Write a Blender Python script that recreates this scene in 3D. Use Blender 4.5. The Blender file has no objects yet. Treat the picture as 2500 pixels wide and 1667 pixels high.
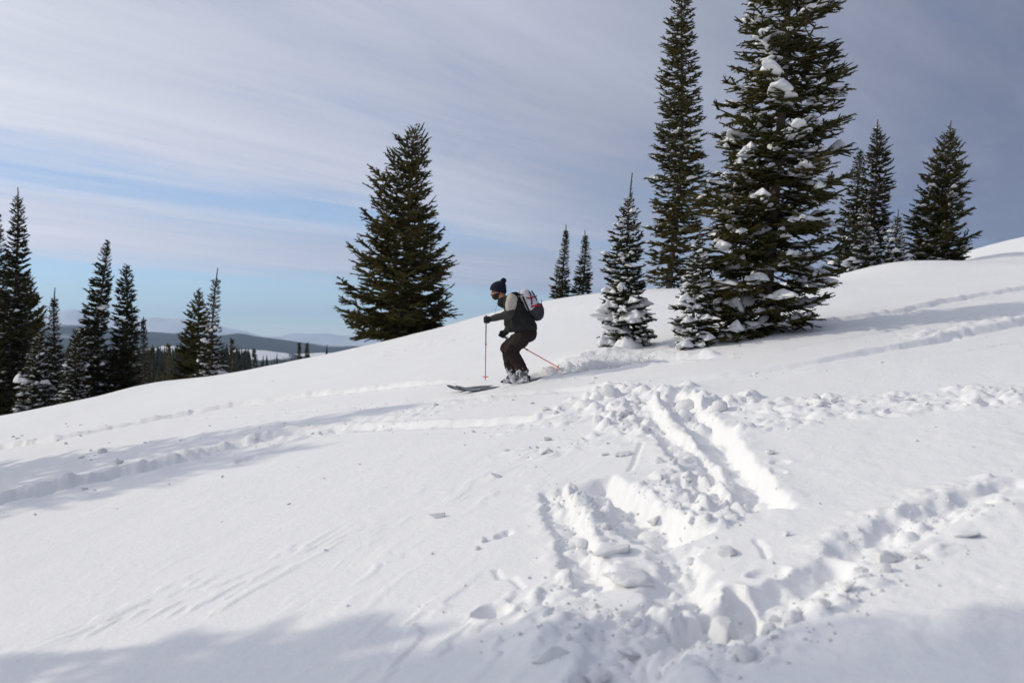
import bpy, bmesh, math, random
import numpy as np
from mathutils import Vector, Matrix, Euler

sc = bpy.context.scene
C = sc.collection
R = math.radians

# ------------------------------------------------------------------ camera
F = 2430.0                     # focal length in photograph pixels (35 mm lens)
cam_d = bpy.data.cameras.new('camera'); cam = bpy.data.objects.new('camera', cam_d); C.objects.link(cam)
cam.location = (0, 0, 0); cam.rotation_euler = (R(90), 0, 0)
cam_d.sensor_width = 36; cam_d.lens = 36 * F / 2500
cam_d.clip_start = 0.1; cam_d.clip_end = 80000
cam_d.dof.use_dof = True; cam_d.dof.focus_distance = 13.0; cam_d.dof.aperture_fstop = 2.0
sc.camera = cam

# ------------------------------------------------------------------ sun, sky, exposure
SUN_EL, SUN_AZ = R(27), R(8)                  # elevation; degrees beyond the pure left
sun_dir = Vector((-math.cos(SUN_EL)*math.cos(SUN_AZ), math.cos(SUN_EL)*math.sin(SUN_AZ), math.sin(SUN_EL)))
sd = bpy.data.lights.new('sun', 'SUN'); sd.energy = 2.0; sd.angle = R(0.7); sd.color = (1.0, 0.91, 0.73)
sun = bpy.data.objects.new('sun', sd); C.objects.link(sun)
sun.rotation_euler = sun_dir.to_track_quat('Z', 'Y').to_euler(); sun.location = (-60, 20, 40)

world = bpy.data.worlds.new('World'); sc.world = world; world.use_nodes = True
def build_world():
    nt = world.node_tree; N = nt.nodes; L = nt.links
    N.clear()
    def nd(t, **k):
        n = N.new(t)
        for a, b in k.items(): setattr(n, a, b)
        return n
    def M(op, a, b=None, c=None, clamp=False):
        n = nd('ShaderNodeMath', operation=op, use_clamp=clamp)
        for i, v in enumerate((a, b, c)):
            if v is None: continue
            if isinstance(v, (int, float)): n.inputs[i].default_value = v
            else: L.new(v, n.inputs[i])
        return n.outputs[0]
    def ramp(fac, stops, interp='EASE'):
        n = nd('ShaderNodeValToRGB'); cr = n.color_ramp; cr.interpolation = interp
        while len(cr.elements) < len(stops): cr.elements.new(0.5)
        for e, (p, c) in zip(cr.elements, stops):
            e.position = p; e.color = (c, c, c, 1) if isinstance(c, (int, float)) else (*c, 1)
        L.new(fac, n.inputs[0]); return n.outputs[0]
    def mix(f, a, b):
        n = nd('ShaderNodeMix', data_type='RGBA')
        for i, v in ((0, f), (6, a), (7, b)):
            if isinstance(v, tuple): n.inputs[i].default_value = v
            elif isinstance(v, (int, float)): n.inputs[i].default_value = v
            else: L.new(v, n.inputs[i])
        return n.outputs[2]
    sky = nd('ShaderNodeTexSky', sky_type='NISHITA', sun_disc=False)
    sky.sun_elevation = SUN_EL; sky.sun_rotation = -(math.pi/2 - SUN_AZ)
    sky.altitude = 2000; sky.air_density = 0.9; sky.dust_density = 0.0; sky.ozone_density = 3.0
    tc = nd('ShaderNodeTexCoord'); sep = nd('ShaderNodeSeparateXYZ'); L.new(tc.outputs['Generated'], sep.inputs[0])
    x, y, z = sep.outputs
    zz = M('MAXIMUM', M('ADD', z, 0.012), 0.02)
    px, py = M('DIVIDE', x, zz), M('DIVIDE', y, zz)
    a = R(32)
    along = M('ADD', M('MULTIPLY', px, math.sin(a)), M('MULTIPLY', py, math.cos(a)))
    across = M('SUBTRACT', M('MULTIPLY', px, math.cos(a)), M('MULTIPLY', py, math.sin(a)))
    def noise(sa, sc_, off, detail, rough, dist=0.0):
        cb = nd('ShaderNodeCombineXYZ')
        L.new(M('MULTIPLY', along, sa), cb.inputs[0]); L.new(M('MULTIPLY', across, sc_), cb.inputs[1]); cb.inputs[2].default_value = off
        n = nd('ShaderNodeTexNoise'); n.inputs['Scale'].default_value = 1; n.inputs['Detail'].default_value = detail
        n.inputs['Roughness'].default_value = rough; n.inputs['Distortion'].default_value = dist
        L.new(cb.outputs[0], n.inputs['Vector']); return n.outputs[0]
    n1 = noise(0.17, 0.85, 3.1, 7, 0.6, 0.5)          # long streaks
    n2 = noise(0.55, 2.4, 8.7, 7, 0.65, 0.6)          # fine fibres
    n3 = noise(0.10, 0.35, 1.4, 3, 0.5)               # broad banks
    # the deck ends along a line; a clear lane runs inside it
    ac = M('ADD', across, M('MULTIPLY', M('SUBTRACT', n3, 0.5), 3.0))
    mr = nd('ShaderNodeMapRange', interpolation_type='SMOOTHSTEP'); L.new(ac, mr.inputs[0])
    mr.inputs[1].default_value = -11.5; mr.inputs[2].default_value = -7.2
    deck = mr.outputs[0]
    lane_d = M('DIVIDE', M('ADD', M('ADD', across, 4.7), M('MULTIPLY', M('SUBTRACT', n1, 0.5), 2.0)), 1.15)
    lane = M('POWER', 2.718, M('MULTIPLY', M('MULTIPLY', lane_d, lane_d), -1.0))
    fade = ramp(M('MULTIPLY', along, 0.1), [(0.55, 1.0), (1.0, 0.25)])        # the lane closes with distance
    cov = M('ADD', M('MULTIPLY', deck, 0.95), M('MULTIPLY', M('SUBTRACT', n1, 0.5), 1.5))
    cov = M('ADD', cov, M('MULTIPLY', M('SUBTRACT', n2, 0.5), 0.9))
    cov = M('SUBTRACT', cov, M('MULTIPLY', M('MULTIPLY', lane, fade), 0.55))
    cov = ramp(cov, [(0.08, 0.14), (0.95, 0.97)])
    # brightness of the cloud: towards the sun brighter, away from it greyer
    vd = nd('ShaderNodeVectorMath', operation='DOT_PRODUCT'); L.new(tc.outputs['Generated'], vd.inputs[0]); vd.inputs[1].default_value = sun_dir
    s = M('ADD', M('MULTIPLY', vd.outputs['Value'], 0.5), 0.5)
    s = M('ADD', s, M('MULTIPLY', M('SUBTRACT', n1, 0.5), 0.30))
    s = M('ADD', s, M('MULTIPLY', M('SUBTRACT', n2, 0.5), 0.10))
    cc = ramp(s, [(0.40, (0.15, 0.168, 0.25)), (0.52, (0.285, 0.307, 0.39)), (0.66, (0.46, 0.485, 0.58)), (0.80, (0.60, 0.615, 0.695)), (1.0, (0.88, 0.88, 0.90))], 'LINEAR')
    low = M('ADD', 1.0, M('MULTIPLY', M('POWER', 2.718, M('MULTIPLY', M('MAXIMUM', z, 0.0), -7.0)), 0.45))   # thicker lit air towards the horizon
    ccs = nd('ShaderNodeVectorMath', operation='SCALE'); L.new(cc, ccs.inputs[0]); L.new(low, ccs.inputs['Scale']); cc = ccs.outputs[0]
    skc = nd('ShaderNodeVectorMath', operation='SCALE'); L.new(sky.outputs[0], skc.inputs[0]); skc.inputs['Scale'].default_value = 0.13
    col = mix(cov, skc.outputs[0], cc)
    bg = nd('ShaderNodeBackground'); L.new(col, bg.inputs[0]); bg.inputs[1].default_value = 1.09
    out = nd('ShaderNodeOutputWorld'); L.new(bg.outputs[0], out.inputs[0])
build_world()
world.cycles.sampling_method = 'MANUAL'; world.cycles.sample_map_resolution = 512

sc.view_settings.view_transform = 'Standard'; sc.view_settings.look = 'None'
sc.view_settings.exposure = 0.0; sc.view_settings.gamma = 1.0; sc.view_settings.use_curve_mapping = False
sc.render.engine = 'CYCLES'
sc.cycles.use_denoising = True
sc.cycles.max_bounces = 6; sc.cycles.diffuse_bounces = 3; sc.cycles.use_adaptive_sampling = True; sc.cycles.adaptive_threshold = 0.02; sc.cycles.glossy_bounces = 2; sc.cycles.transmission_bounces = 4
sc.cycles.volume_bounces = 1; sc.cycles.transparent_max_bounces = 8
sc.cycles.caustics_reflective = False; sc.cycles.caustics_refractive = False

# ------------------------------------------------------------------ helpers
def tag(o, label=None, cat=None, group=None, kind=None):
    if label: o['label'] = label
    if cat: o['category'] = cat
    if group: o['group'] = group
    if kind: o['kind'] = kind
    return o

def link(name, me, mat=None, parent=None, smooth=True):
    o = bpy.data.objects.new(name, me); C.objects.link(o)
    if mat is not None and len(me.materials) == 0: me.materials.append(mat)
    if parent is not None: o.parent = parent
    if smooth and len(me.polygons): me.polygons.foreach_set('use_smooth', np.ones(len(me.polygons), bool))
    return o

def empty(name, loc=(0, 0, 0), rz=0.0):
    o = bpy.data.objects.new(name, None); C.objects.link(o)
    o.location = loc; o.rotation_euler = (0, 0, rz); o.empty_display_size = 0.2
    return o

def mesh_np(name, V, Fc):
    """V (n,3) float; Fc (m,3) or (m,4) int."""
    me = bpy.data.meshes.new(name)
    V = np.ascontiguousarray(V, np.float32); Fc = np.ascontiguousarray(Fc, np.int32)
    k = Fc.shape[1]
    me.vertices.add(len(V)); me.vertices.foreach_set('co', V.ravel())
    me.loops.add(Fc.size); me.loops.foreach_set('vertex_index', Fc.ravel())
    me.polygons.add(len(Fc)); me.polygons.foreach_set('loop_start', np.arange(0, Fc.size, k, dtype=np.int32))
    try: me.polygons.foreach_set('loop_total', np.full(len(Fc), k, np.int32))
    except Exception: pass
    me.update(calc_edges=True)
    return me

def hash2(ix, iy, seed):
    h = (ix.astype(np.int64) * 374761393 + iy.astype(np.int64) * 668265263 + seed * 974634533) & 0xFFFFFFFF
    h = ((h ^ (h >> 13)) * 1274126177) & 0xFFFFFFFF
    h = ((h ^ (h >> 16)) * 2246822519) & 0xFFFFFFFF
    return ((h ^ (h >> 15)) & 0xFFFFFF).astype(np.float32) / np.float32(0xFFFFFF)

def vnoise(x, y, seed=0):
    x = np.asarray(x, np.float64); y = np.asarray(y, np.float64)
    ix = np.floor(x); iy = np.floor(y); fx = (x - ix).astype(np.float32); fy = (y - iy).astype(np.float32)
    ix = ix.astype(np.int64); iy = iy.astype(np.int64)
    fx = fx*fx*fx*(fx*(fx*6-15)+10); fy = fy*fy*fy*(fy*(fy*6-15)+10)
    a = hash2(ix, iy, seed); b = hash2(ix+1, iy, seed); c = hash2(ix, iy+1, seed); d = hash2(ix+1, iy+1, seed)
    return (a + (b-a)*fx) + ((c + (d-c)*fx) - (a + (b-a)*fx))*fy - 0.5       # -0.5 .. 0.5

def fbm(x, y, seed=0, octv=4, rough=0.5):
    s = 0; amp = 1.0; f = 1.0
    for o in range(octv):
        s = s + amp*vnoise(x*f + 17.3*o, y*f - 9.1*o, seed + o*31); amp *= rough; f *= 2.03
    return s

def domes(x, y, cell, seed, flat=0.5):
    """clods: rounded lumps with random radius and height, tallest wins (0..1)."""
    x = np.asarray(x, np.float64)/cell; y = np.asarray(y, np.float64)/cell
    ix = np.floor(x).astype(np.int64); iy = np.floor(y).astype(np.int64)
    best = np.zeros(x.shape, np.float32)
    for dx in (-1, 0, 1):
        for dy in (-1, 0, 1):
            jx, jy = ix+dx, iy+dy
            cx = jx + 0.15 + 0.7*hash2(jx, jy, seed); cy = jy + 0.15 + 0.7*hash2(jx, jy, seed+7)
            r = 0.32 + 0.42*hash2(jx, jy, seed+13); hh = hash2(jx, jy, seed+19)**1.6
            an = hash2(jx, jy, seed+23)*np.pi; st = 0.65 + 0.7*hash2(jx, jy, seed+29)
            ddx = x-cx; ddy = y-cy; ca, sa = np.cos(an), np.sin(an)
            e = ((ddx*ca+ddy*sa)*st)**2 + ((-ddx*sa+ddy*ca)/st)**2
            q = np.clip(1 - e/(r*r), 0, None)
            best = np.maximum(best, (hh*r*1.6*q**flat).astype(np.float32))
    return best

def sstep(a, b, x):
    t = np.clip((x-a)/(b-a), 0, 1); return t*t*(3-2*t)

# ------------------------------------------------------------------ terrain
def softplus(x, w):
    return w*np.logaddexp(0, x/w)

def base(x, y):
    x = np.asarray(x, np.float64); y = np.asarray(y, np.float64)
    g = 0.19*x - 0.085*softplus(x-2.5, 1.5)
    z = -1.92 + g + 0.093*y
    y0 = 24.0
    d = np.clip(y - y0, 0, None)
    z = z - 0.0065*d*d/(1+d/45)
    z = z - 0.004*np.clip(-x-24, 0, None)**2/(1+np.clip(-x-24, 0, None)/60)
    z = z + 0.40*np.exp(-((x-1.6)/4.6)**2 - ((y-33)/9.0)**2)            # swell on the crest
    z = z + 2.05*np.exp(-((x-26)/8.5)**2 - ((y-47)/9.0)**2)             # shoulder behind on the right
    z = z + 0.30*np.exp(-((x-10.6)/1.7)**2 - ((y-27.0)/1.8)**2)         # drifts in front of and beside the firs
    z = z - 0.22*np.exp(-((x-7.6)/1.3)**2 - ((y-29)/2.5)**2) + 0.25*np.exp(-((x-14.2)/1.5)**2 - ((y-28.5)/1.6)**2) - 0.35*np.exp(-((x-15.5)/2.2)**2 - ((y-33)/3.0)**2)
    z = z + 0.14*np.exp(-((x+10.9)/1.3)**2 - ((y-30)/2.0)**2)
    # drifts
    z = z + 0.10*vnoise(x/7.0+3, y/9.0, 5)*sstep(9, 16, y) + 0.05*vnoise(x/3.1, y/4.3, 6)*sstep(6, 14, y)
    return z

def gp(px, py, zf=base):
    """the ground point seen at a photograph pixel"""
    u = (px-1250)/F; v = (833.5-py)/F
    ys = np.concatenate([np.linspace(2.2, 14, 1500), np.linspace(14, 75, 2500)[1:]])
    f = v*ys - zf(u*ys, ys)
    k = np.argmax(f < 0)
    if f[k] >= 0: return None
    y = ys[k]
    if k > 0: y = ys[k-1] + (ys[k]-ys[k-1])*f[k-1]/(f[k-1]-f[k])
    return (u*y, y)

# ------------------------------------------------------------------ materials
def new_mat(name):
    m = bpy.data.materials.new(name); m.use_nodes = True
    nt = m.node_tree; b = nt.nodes['Principled BSDF']
    return m, nt, b

def simple_mat(name, col, rough=0.6, bump=0.0, bscale=60.0, var=0.0, spec=0.3, metal=0.0, vscale=12.0):
    m, nt, b = new_mat(name); N, L = nt.nodes, nt.links
    b.inputs['Base Color'].default_value = (*col, 1); b.inputs['Roughness'].default_value = rough
    b.inputs['Specular IOR Level'].default_value = spec; b.inputs['Metallic'].default_value = metal
    tc = N.new('ShaderNodeTexCoord')
    if var:
        n = N.new('ShaderNodeTexNoise'); n.inputs['Scale'].default_value = vscale; n.inputs['Detail'].default_value = 4
        L.new(tc.outputs['Object'], n.inputs['Vector'])
        mx = N.new('ShaderNodeMix'); mx.data_type = 'RGBA'
        mx.inputs[6].default_value = (*[c*(1-var) for c in col], 1); mx.inputs[7].default_value = (*[min(1, c*(1+var)) for c in col], 1)
        L.new(n.outputs[0], mx.inputs[0]); L.new(mx.outputs[2], b.inputs['Base Color'])
    if bump:
        n = N.new('ShaderNodeTexNoise'); n.inputs['Scale'].default_value = bscale; n.inputs['Detail'].default_value = 4
        L.new(tc.outputs['Object'], n.inputs['Vector'])
        bp = N.new('ShaderNodeBump'); bp.inputs['Strength'].default_value = 1.0; bp.inputs['Distance'].default_value = bump
        L.new(n.outputs[0], bp.inputs['Height']); L.new(bp.outputs[0], b.inputs['Normal'])
    return m

def snow_material(name, fine=True):
    m, nt, b = new_mat(name); N, L = nt.nodes, nt.links
    tc = N.new('ShaderNodeTexCoord')
    n1 = N.new('ShaderNodeTexNoise'); n1.inputs['Scale'].default_value = 1.3; n1.inputs['Detail'].default_value = 5
    L.new(tc.outputs['Object'], n1.inputs['Vector'])
    mx = N.new('ShaderNodeMix'); mx.data_type = 'RGBA'
    mx.inputs[6].default_value = (0.84, 0.845, 0.855, 1); mx.inputs[7].default_value = (0.885, 0.89, 0.895, 1)
    L.new(n1.outputs[0], mx.inputs[0]); L.new(mx.outputs[2], b.inputs['Base Color'])
    b.inputs['Roughness'].default_value = 0.65; b.inputs['Specular IOR Level'].default_value = 0.25
    n2 = N.new('ShaderNodeTexNoise'); n2.inputs['Scale'].default_value = 26; n2.inputs['Detail'].default_value = 6; n2.inputs['Roughness'].default_value = 0.65
    L.new(tc.outputs['Object'], n2.inputs['Vector'])
    bp = N.new('ShaderNodeBump'); bp.inputs['Strength'].default_value = 1.0; bp.inputs['Distance'].default_value = 0.006
    L.new(n2.outputs[0], bp.inputs['Height'])
    L.new(bp.outputs[0], b.inputs['Normal'])
    return m
M_snow = snow_material('snow')
def plain_snow(name, tl):
    m, nt, b = new_mat(name); N, L = nt.nodes, nt.links
    b.inputs['Base Color'].default_value = (0.885, 0.89, 0.90, 1); b.inputs['Roughness'].default_value = 0.8; b.inputs['Specular IOR Level'].default_value = 0.15
    tr = N.new('ShaderNodeBsdfTranslucent'); tr.inputs['Color'].default_value = (0.88, 0.90, 0.93, 1)
    mx = N.new('ShaderNodeMixShader'); mx.inputs[0].default_value = tl
    L.new(b.outputs[0], mx.inputs[1]); L.new(tr.outputs[0], mx.inputs[2]); L.new(mx.outputs[0], N['Material Output'].inputs['Surface'])
    return m
M_loose = plain_snow('loose_snow', 0.28)
def chunk_snow():
    m = plain_snow('chunk_snow', 0.18); N, L = m.node_tree.nodes, m.node_tree.links
    g = N.new('ShaderNodeNewGeometry'); n = N.new('ShaderNodeTexNoise'); n.inputs['Scale'].default_value = 38; n.inputs['Detail'].default_value = 6; n.inputs['Roughness'].default_value = 0.65
    L.new(g.outputs['Position'], n.inputs['Vector'])
    bp = N.new('ShaderNodeBump'); bp.inputs['Distance'].default_value = 0.009; L.new(n.outputs[0], bp.inputs['Height']); L.new(bp.outputs[0], N['Principled BSDF'].inputs['Normal'])
    return m
M_chunk = chunk_snow()

# ------------------------------------------------------------------ sculpted marks in the snow
def path_px(pts):
    """polyline of ground points from photograph pixels"""
    out = []
    for p in pts:
        g = gp(*p)
        if g is not None: out.append(g)
    return np.array(out)

def path_dist(x, y, P):
    """distance to the polyline, signed offset (positive on the far / left side of travel), arclength 0..1"""
    best = np.full(x.shape, 1e9); sg = np.zeros(x.shape); tt = np.zeros(x.shape)
    seg = np.diff(P, axis=0); ln = np.hypot(seg[:, 0], seg[:, 1]); cum = np.concatenate([[0], np.cumsum(ln)])
    for i in range(len(seg)):
        dx, dy = seg[i]/ln[i]
        rx, ry = x-P[i, 0], y-P[i, 1]
        t = np.clip(rx*dx+ry*dy, 0, ln[i])
        ex, ey = rx-t*dx, ry-t*dy
        d = np.hypot(ex, ey); s = rx*(-dy)+ry*dx
        m = d < best
        best[m] = d[m]; sg[m] = np.where(s < 0, -d, d)[m]; tt[m] = ((cum[i]+t)/cum[-1])[m]
    return best, sg, tt

def blob_px(px, py, rx, ry):
    c = gp(px, py); a = gp(px, py+ry); b = gp(px, py-ry)
    hy = abs(b[1]-a[1])/2 if (a and b) else 0.5
    return c[0], c[1], rx*c[1]/F, hy

# trench: (pixels, half width start/end, depth start/end, berm, rough, wall softness)
TRENCH = [
    ([(-160, 1118), (0, 1094), (120, 1077), (250, 1052), (400, 1022), (560, 993), (750, 967), (950, 947), (1130, 933)], 0.24, 0.10, 0.19, 0.035, 0.05, 0.9, 0.07),
    ([(-160, 1262), (0, 1226), (150, 1194), (290, 1160), (430, 1128), (560, 1095), (690, 1064), (770, 1052)], 0.42, 0.18, 0.32, 0.06, 0.07, 0.8, 0.06),
    ([(770, 1052), (900, 1046), (1000, 1042), (1130, 1036), (1260, 1030), (1350, 1022)], 0.15, 0.16, 0.06, 0.07, 0.02, 0.7, 0.05),
    ([(1300, 959), (1530, 946), (1760, 918), (1933, 895), (2014, 882), (2142, 857), (2295, 831), (2397, 808), (2484, 791), (2600, 765)], 0.11, 0.22, 0.045, 0.10, 0.02, 0.35, 0.07),
    ([(1616, 854), (1760, 826), (1912, 806), (2065, 780), (2193, 762), (2400, 722), (2600, 690)], 0.14, 0.2, 0.06, 0.06, 0.05, 0.6, 0.1),
    ([(1275, 934), (1330, 921), (1417, 908), (1555, 887), (1750, 872)], 0.13, 0.14, 0.05, 0.05, 0.09, 0.9, 0.06),
    ([(850, 1000), (1000, 985), (1200, 968), (1310, 958)], 0.07, 0.1, 0.02, 0.035, 0.01, 0.5, 0.05),
    ([(1700, 885), (1900, 858), (2150, 812), (2500, 745)], 0.06, 0.08, 0.03, 0.04, 0.01, 0.4, 0.06),
    ([(1640, 868), (1850, 838), (2100, 800), (2300, 770)], 0.05, 0.06, 0.025, 0.03, 0.01, 0.4, 0.06),
    ([(1760, 935), (2000, 905), (2300, 865), (2560, 830)], 0.06, 0.08, 0.02, 0.03, 0.005, 0.3, 0.07),
    ([(430, 1024), (640, 1012), (900, 990), (1090, 972)], 0.06, 0.06, 0.018, 0.02, 0.0, 0.3, 0.05),
    ([(1628, 968), (1668, 1005), (1712, 1040), (1758, 1090), (1806, 1160), (1850, 1222), (1872, 1252)], 0.13, 0.15, 0.12, 0.18, 0.02, 0.35, 0.06),
    ([(1555, 985), (1600, 1040), (1655, 1088), (1712, 1140), (1750, 1195)], 0.11, 0.10, 0.10, 0.12, 0.02, 0.7, 0.04),
    ([(1660, 1165), (1720, 1200), (1790, 1248)], 0.12, 0.10, 0.13, 0.13, 0.03, 1.0, 0.05),
    ([(1440, 1170), (1500, 1222), (1560, 1265), (1630, 1305), (1688, 1322)], 0.15, 0.19, 0.14, 0.21, 0.02, 0.35, 0.07),
    ([(1348, 1192), (1372, 1262), (1398, 1310), (1420, 1380), (1445, 1450)], 0.09, 0.10, 0.09, 0.11, 0.03, 1.0, 0.04),
    ([(1640, 1330), (1660, 1400), (1640, 1480), (1560, 1560), (1470, 1680)], 0.12, 0.22, 0.10, 0.15, 0.0, 1.0, 0.07),
    ([(1700, 1560), (1800, 1512), (1890, 1474), (1990, 1415), (2080, 1372)], 0.18, 0.12, 0.16, 0.12, 0.01, 0.6, 0.08),
    ([(2085, 1372), (2135, 1332), (2230, 1285), (2350, 1235), (2540, 1180)], 0.14, 0.18, 0.10, 0.06, 0.02, 0.9, 0.10),
]
TRENCH = [(path_px(t[0]),) + t[1:] for t in TRENCH]
# rough debris patches: pixels, radii in pixels, amplitude
DEBRIS = [(1490, 975, 100, 30, .9), (1400, 1003, 140, 26, .45), (1560, 1010, 120, 42, .9), (1640, 980, 90, 32, 1.0), (1700, 1000, 60, 36, 1.0),
          (1790, 985, 120, 22, .8), (1930, 988, 150, 24, .6), (2080, 985, 150, 24, .45), (2230, 990, 170, 28, .5), (2420, 965, 160, 34, .55),
          (1890, 1035, 130, 18, .5), (1340, 1032, 140, 16, .35), (1530, 1060, 140, 28, .35), (1330, 1100, 110, 26, .25),
          (1395, 1225, 60, 42, .9), (1425, 1290, 45, 50, .8), (1560, 1225, 120, 34, .85), (1715, 1285, 60, 26, .6), (1755, 1235, 55, 40, .85), (1640, 1180, 70, 30, .6),
          (1330, 1545, 130, 60, .55), (1500, 1555, 140, 80, 1.0), (1640, 1500, 100, 55, .9), (1800, 1590, 190, 44, .7), (1620, 1640, 190, 50, .6), (1380, 1440, 80, 50, .5),
          (1980, 1480, 110, 30, .6), (2100, 1420, 100, 24, .6), (2230, 1350, 120, 22, .4), (2260, 1265, 160, 36, .5),
          (760, 1062, 260, 14, .3), (1000, 1010, 260, 16, .28), (230, 1165, 190, 18, .3), (60, 1215, 130, 18, .35), (620, 1040, 160, 10, .22),
          (1450, 880, 90, 12, .35), (1560, 868, 90, 10, .3), (2270, 815, 120, 12, .4), (2420, 780, 90, 12, .35), (1000, 850, 100, 8, .22), (1140, 826, 100, 8, .25)]
DEBRIS = [blob_px(*d[:4]) + (d[4],) for d in DEBRIS]
# single prints and hollows: pixel, radius, depth
PITS = [(1200, 1498, 46, 20, 0.07), (1222, 1308, 14, 8, 0.03), (1237, 1303, 14, 8, 0.03), (600, 1122, 26, 6, 0.03), (1900, 1155, 18, 9, .02), (1905, 1130, 22, 8, .015), (1815, 1480, 40, 50, 0.10),(1875, 1400, 50, 14, 0.03)]
PITS = [blob_px(*d[:4]) + (d[4],) for d in PITS]
MOUNDS = [(1440, 876, 70, 16, 0.06), (1490, 866, 80, 16, 0.06), (1390, 890, 60, 12, 0.04), (1505, 950, 60, 14, 0.06), (1650, 960, 80, 18, 0.07), (1380, 1560, 110, 60, 0.06), (2300, 1545, 220, 60, 0.05), (2440, 1250, 130, 40, .04)]
MOUNDS = [blob_px(*d[:4]) + (d[4],) for d in MOUNDS]
THREADS = [path_px(p) for p in ([(1567, 1080), (1556, 1105), (1548, 1130), (1536, 1150)], [(1845, 1318), (1862, 1335), (1872, 1360)], [(1210, 1390), (1222, 1410), (1250, 1408), (1275, 1435)])]

def feat(x, y):
    x = np.asarray(x, np.float64); y = np.asarray(y, np.float64)
    h = np.zeros(x.shape)
    # wind-packed skin: faint waves, streaks and small broken edges on the near slope
    near = sstep(24, 9, y)
    a = x*0.90 - y*0.42; b = x*0.42 + y*0.90
    h += near*0.010*fbm(a/0.55, b/1.6, 40, 3)
    st = fbm(a/0.10 + 2.4*vnoise(a/0.35, b/0.6, 47), b/0.34 + 1.5*vnoise(a/0.3, b/0.5, 48), 44, 3)
    zone = sstep(-0.05, 0.28, vnoise(x/1.3 + 4.0, y/1.7, 45) + 0.10)*sstep(1.2, -0.4, x)*sstep(10.5, 7.0, y)
    h += zone*0.009*sstep(0.13, 0.26, st)*(0.3+1.4*(0.5+vnoise(x/0.4, y/0.5, 49)))
    h += zone*0.004*st
    rz = sstep(0.4, 2.0, x)*sstep(12, 5, y)
    h += rz*0.006*fbm(x/0.10, y/0.14, 50, 4)
    h += 0.0025*fbm(x/0.07, y/0.10, 52, 3)*sstep(16, 8, y)
    h += 0.02*fbm(x/1.1, y/1.9, 60, 3)*sstep(11, 20, y)*sstep(45, 30, y)
    # moving snow: mounds, then cuts, then debris on top
    for cx, cy, rx, ry, am in MOUNDS:
        e = ((x-cx)/rx)**2+((y-cy)/ry)**2
        m = e < 9
        if m.any(): h[m] += am*np.exp(-e[m])*(1+0.5*fbm(x[m]/0.2, y[m]/0.2, 71, 3))
    for P, w0, w1, d0, d1, berm, rough, soft in TRENCH:
        pad = 1.2
        m = (x > P[:, 0].min()-pad) & (x < P[:, 0].max()+pad) & (y > P[:, 1].min()-pad) & (y < P[:, 1].max()+pad)
        if not m.any(): continue
        xs, ys = x[m], y[m]
        d, s, t = path_dist(xs, ys, P)
        w = w0+(w1-w0)*t; dep = d0+(d1-d0)*t
        jit = (0.35+rough)*(0.10*fbm(xs/0.30, ys/0.30, 80, 3) + 0.05*fbm(xs/0.075, ys/0.075, 83, 3)) * (0.35+2*w)*(1-0.6*sstep(9.5, 11.5, ys))
        dd = d + jit
        te = t + 0.03*vnoise(xs/0.12, ys/0.12, 88)
        ends = sstep(0, 0.07, te)*sstep(1.0, 0.94, te)
        sf = soft*(0.8+1.4*(0.5+vnoise(xs/0.35, ys/0.35, 87)))
        cut = sstep(w+sf*0.5, w-sf*0.5, dd)
        asym = 0.55+0.45*sstep(-1.0, 0.5, s/w)
        uneven = 0.85+0.5*vnoise(xs/0.45, ys/0.45, 89)
        lumps = np.clip(domes(xs, ys, 0.14, 85)*1.4 + 0.6*domes(xs, ys, 0.06, 86), 0, 1.2)
        farmix = sstep(9.5, 11.5, ys)
        lumps = lumps*(1-farmix) + farmix*np.clip(0.30+0.9*fbm(xs/0.16, ys/0.16, 91, 4)+0.5*domes(xs, ys, 0.22, 92), 0, 1.2)
        floor = 1 - (0.12+rough*0.5)*lumps*sstep(w*1.3, w*0.3, dd)
        hh = -dep*asym*uneven*cut*floor
        lip = np.exp(-((dd-w-soft)/(0.6*w+0.03))**2)
        side = np.where(s > 0, 1.0, 0.35)
        hh += berm*lip*side*(0.35+1.3*lumps*rough+0.25*(1-rough))*sstep(w-soft, w+soft, dd)
        h[m] += hh*np.maximum(ends, 0.0)
    cover = np.zeros(x.shape)
    for cx, cy, rx, ry, am in DEBRIS:
        e = ((x-cx)/rx)**2+((y-cy)/ry)**2
        m = e < 2.2
        if not m.any(): continue
        xs, ys = x[m], y[m]
        f = np.clip(1.25 - e[m] + 1.2*vnoise(xs/0.3, ys/0.3, 95), 0, 1)
        cover[m] = np.maximum(cover[m], am*sstep(0.0, 0.8, f))
    m = cover > 0.002
    if m.any():
        xs, ys = x[m], y[m]
        wx = xs + 0.03*vnoise(xs/0.07, ys/0.07, 120); wy = ys + 0.03*vnoise(xs/0.07+9, ys/0.07, 121)
        lump = 0.12*domes(wx, wy, 0.21, 100, 0.42) + 0.075*domes(wx+5, wy, 0.11, 103, 0.42) + 0.035*domes(wx, wy+3, 0.055, 107, 0.45)
        lump += 0.012*fbm(xs/0.035, ys/0.035, 124, 2)
        h[m] += cover[m]*(lump*0.80 - 0.010)
    for cx, cy, rx, ry, am in PITS:
        e = ((x-cx)/rx)**2+((y-cy)/ry)**2
        m = e < 4
        if m.any():
            ee = e[m] + 0.5*vnoise(x[m]/0.06, y[m]/0.06, 110)
            h[m] -= am*sstep(1.15, 0.55, ee) - 0.15*am*np.exp(-((ee-1.4)/0.4)**2)
    for P in THREADS:
        m = (x > P[:, 0].min()-.1) & (x < P[:, 0].max()+.1) & (y > P[:, 1].min()-.1) & (y < P[:, 1].max()+.1)
        if m.any():
            d, s, t = path_dist(x[m], y[m], P); h[m] -= 0.02*np.exp(-(d/0.014)**2)
    return h

def height(x, y):
    return base(x, y) + feat(x, y)
def hz(x, y):
    return float(height(np.array([x], float), np.array([y], float))[0])

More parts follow.
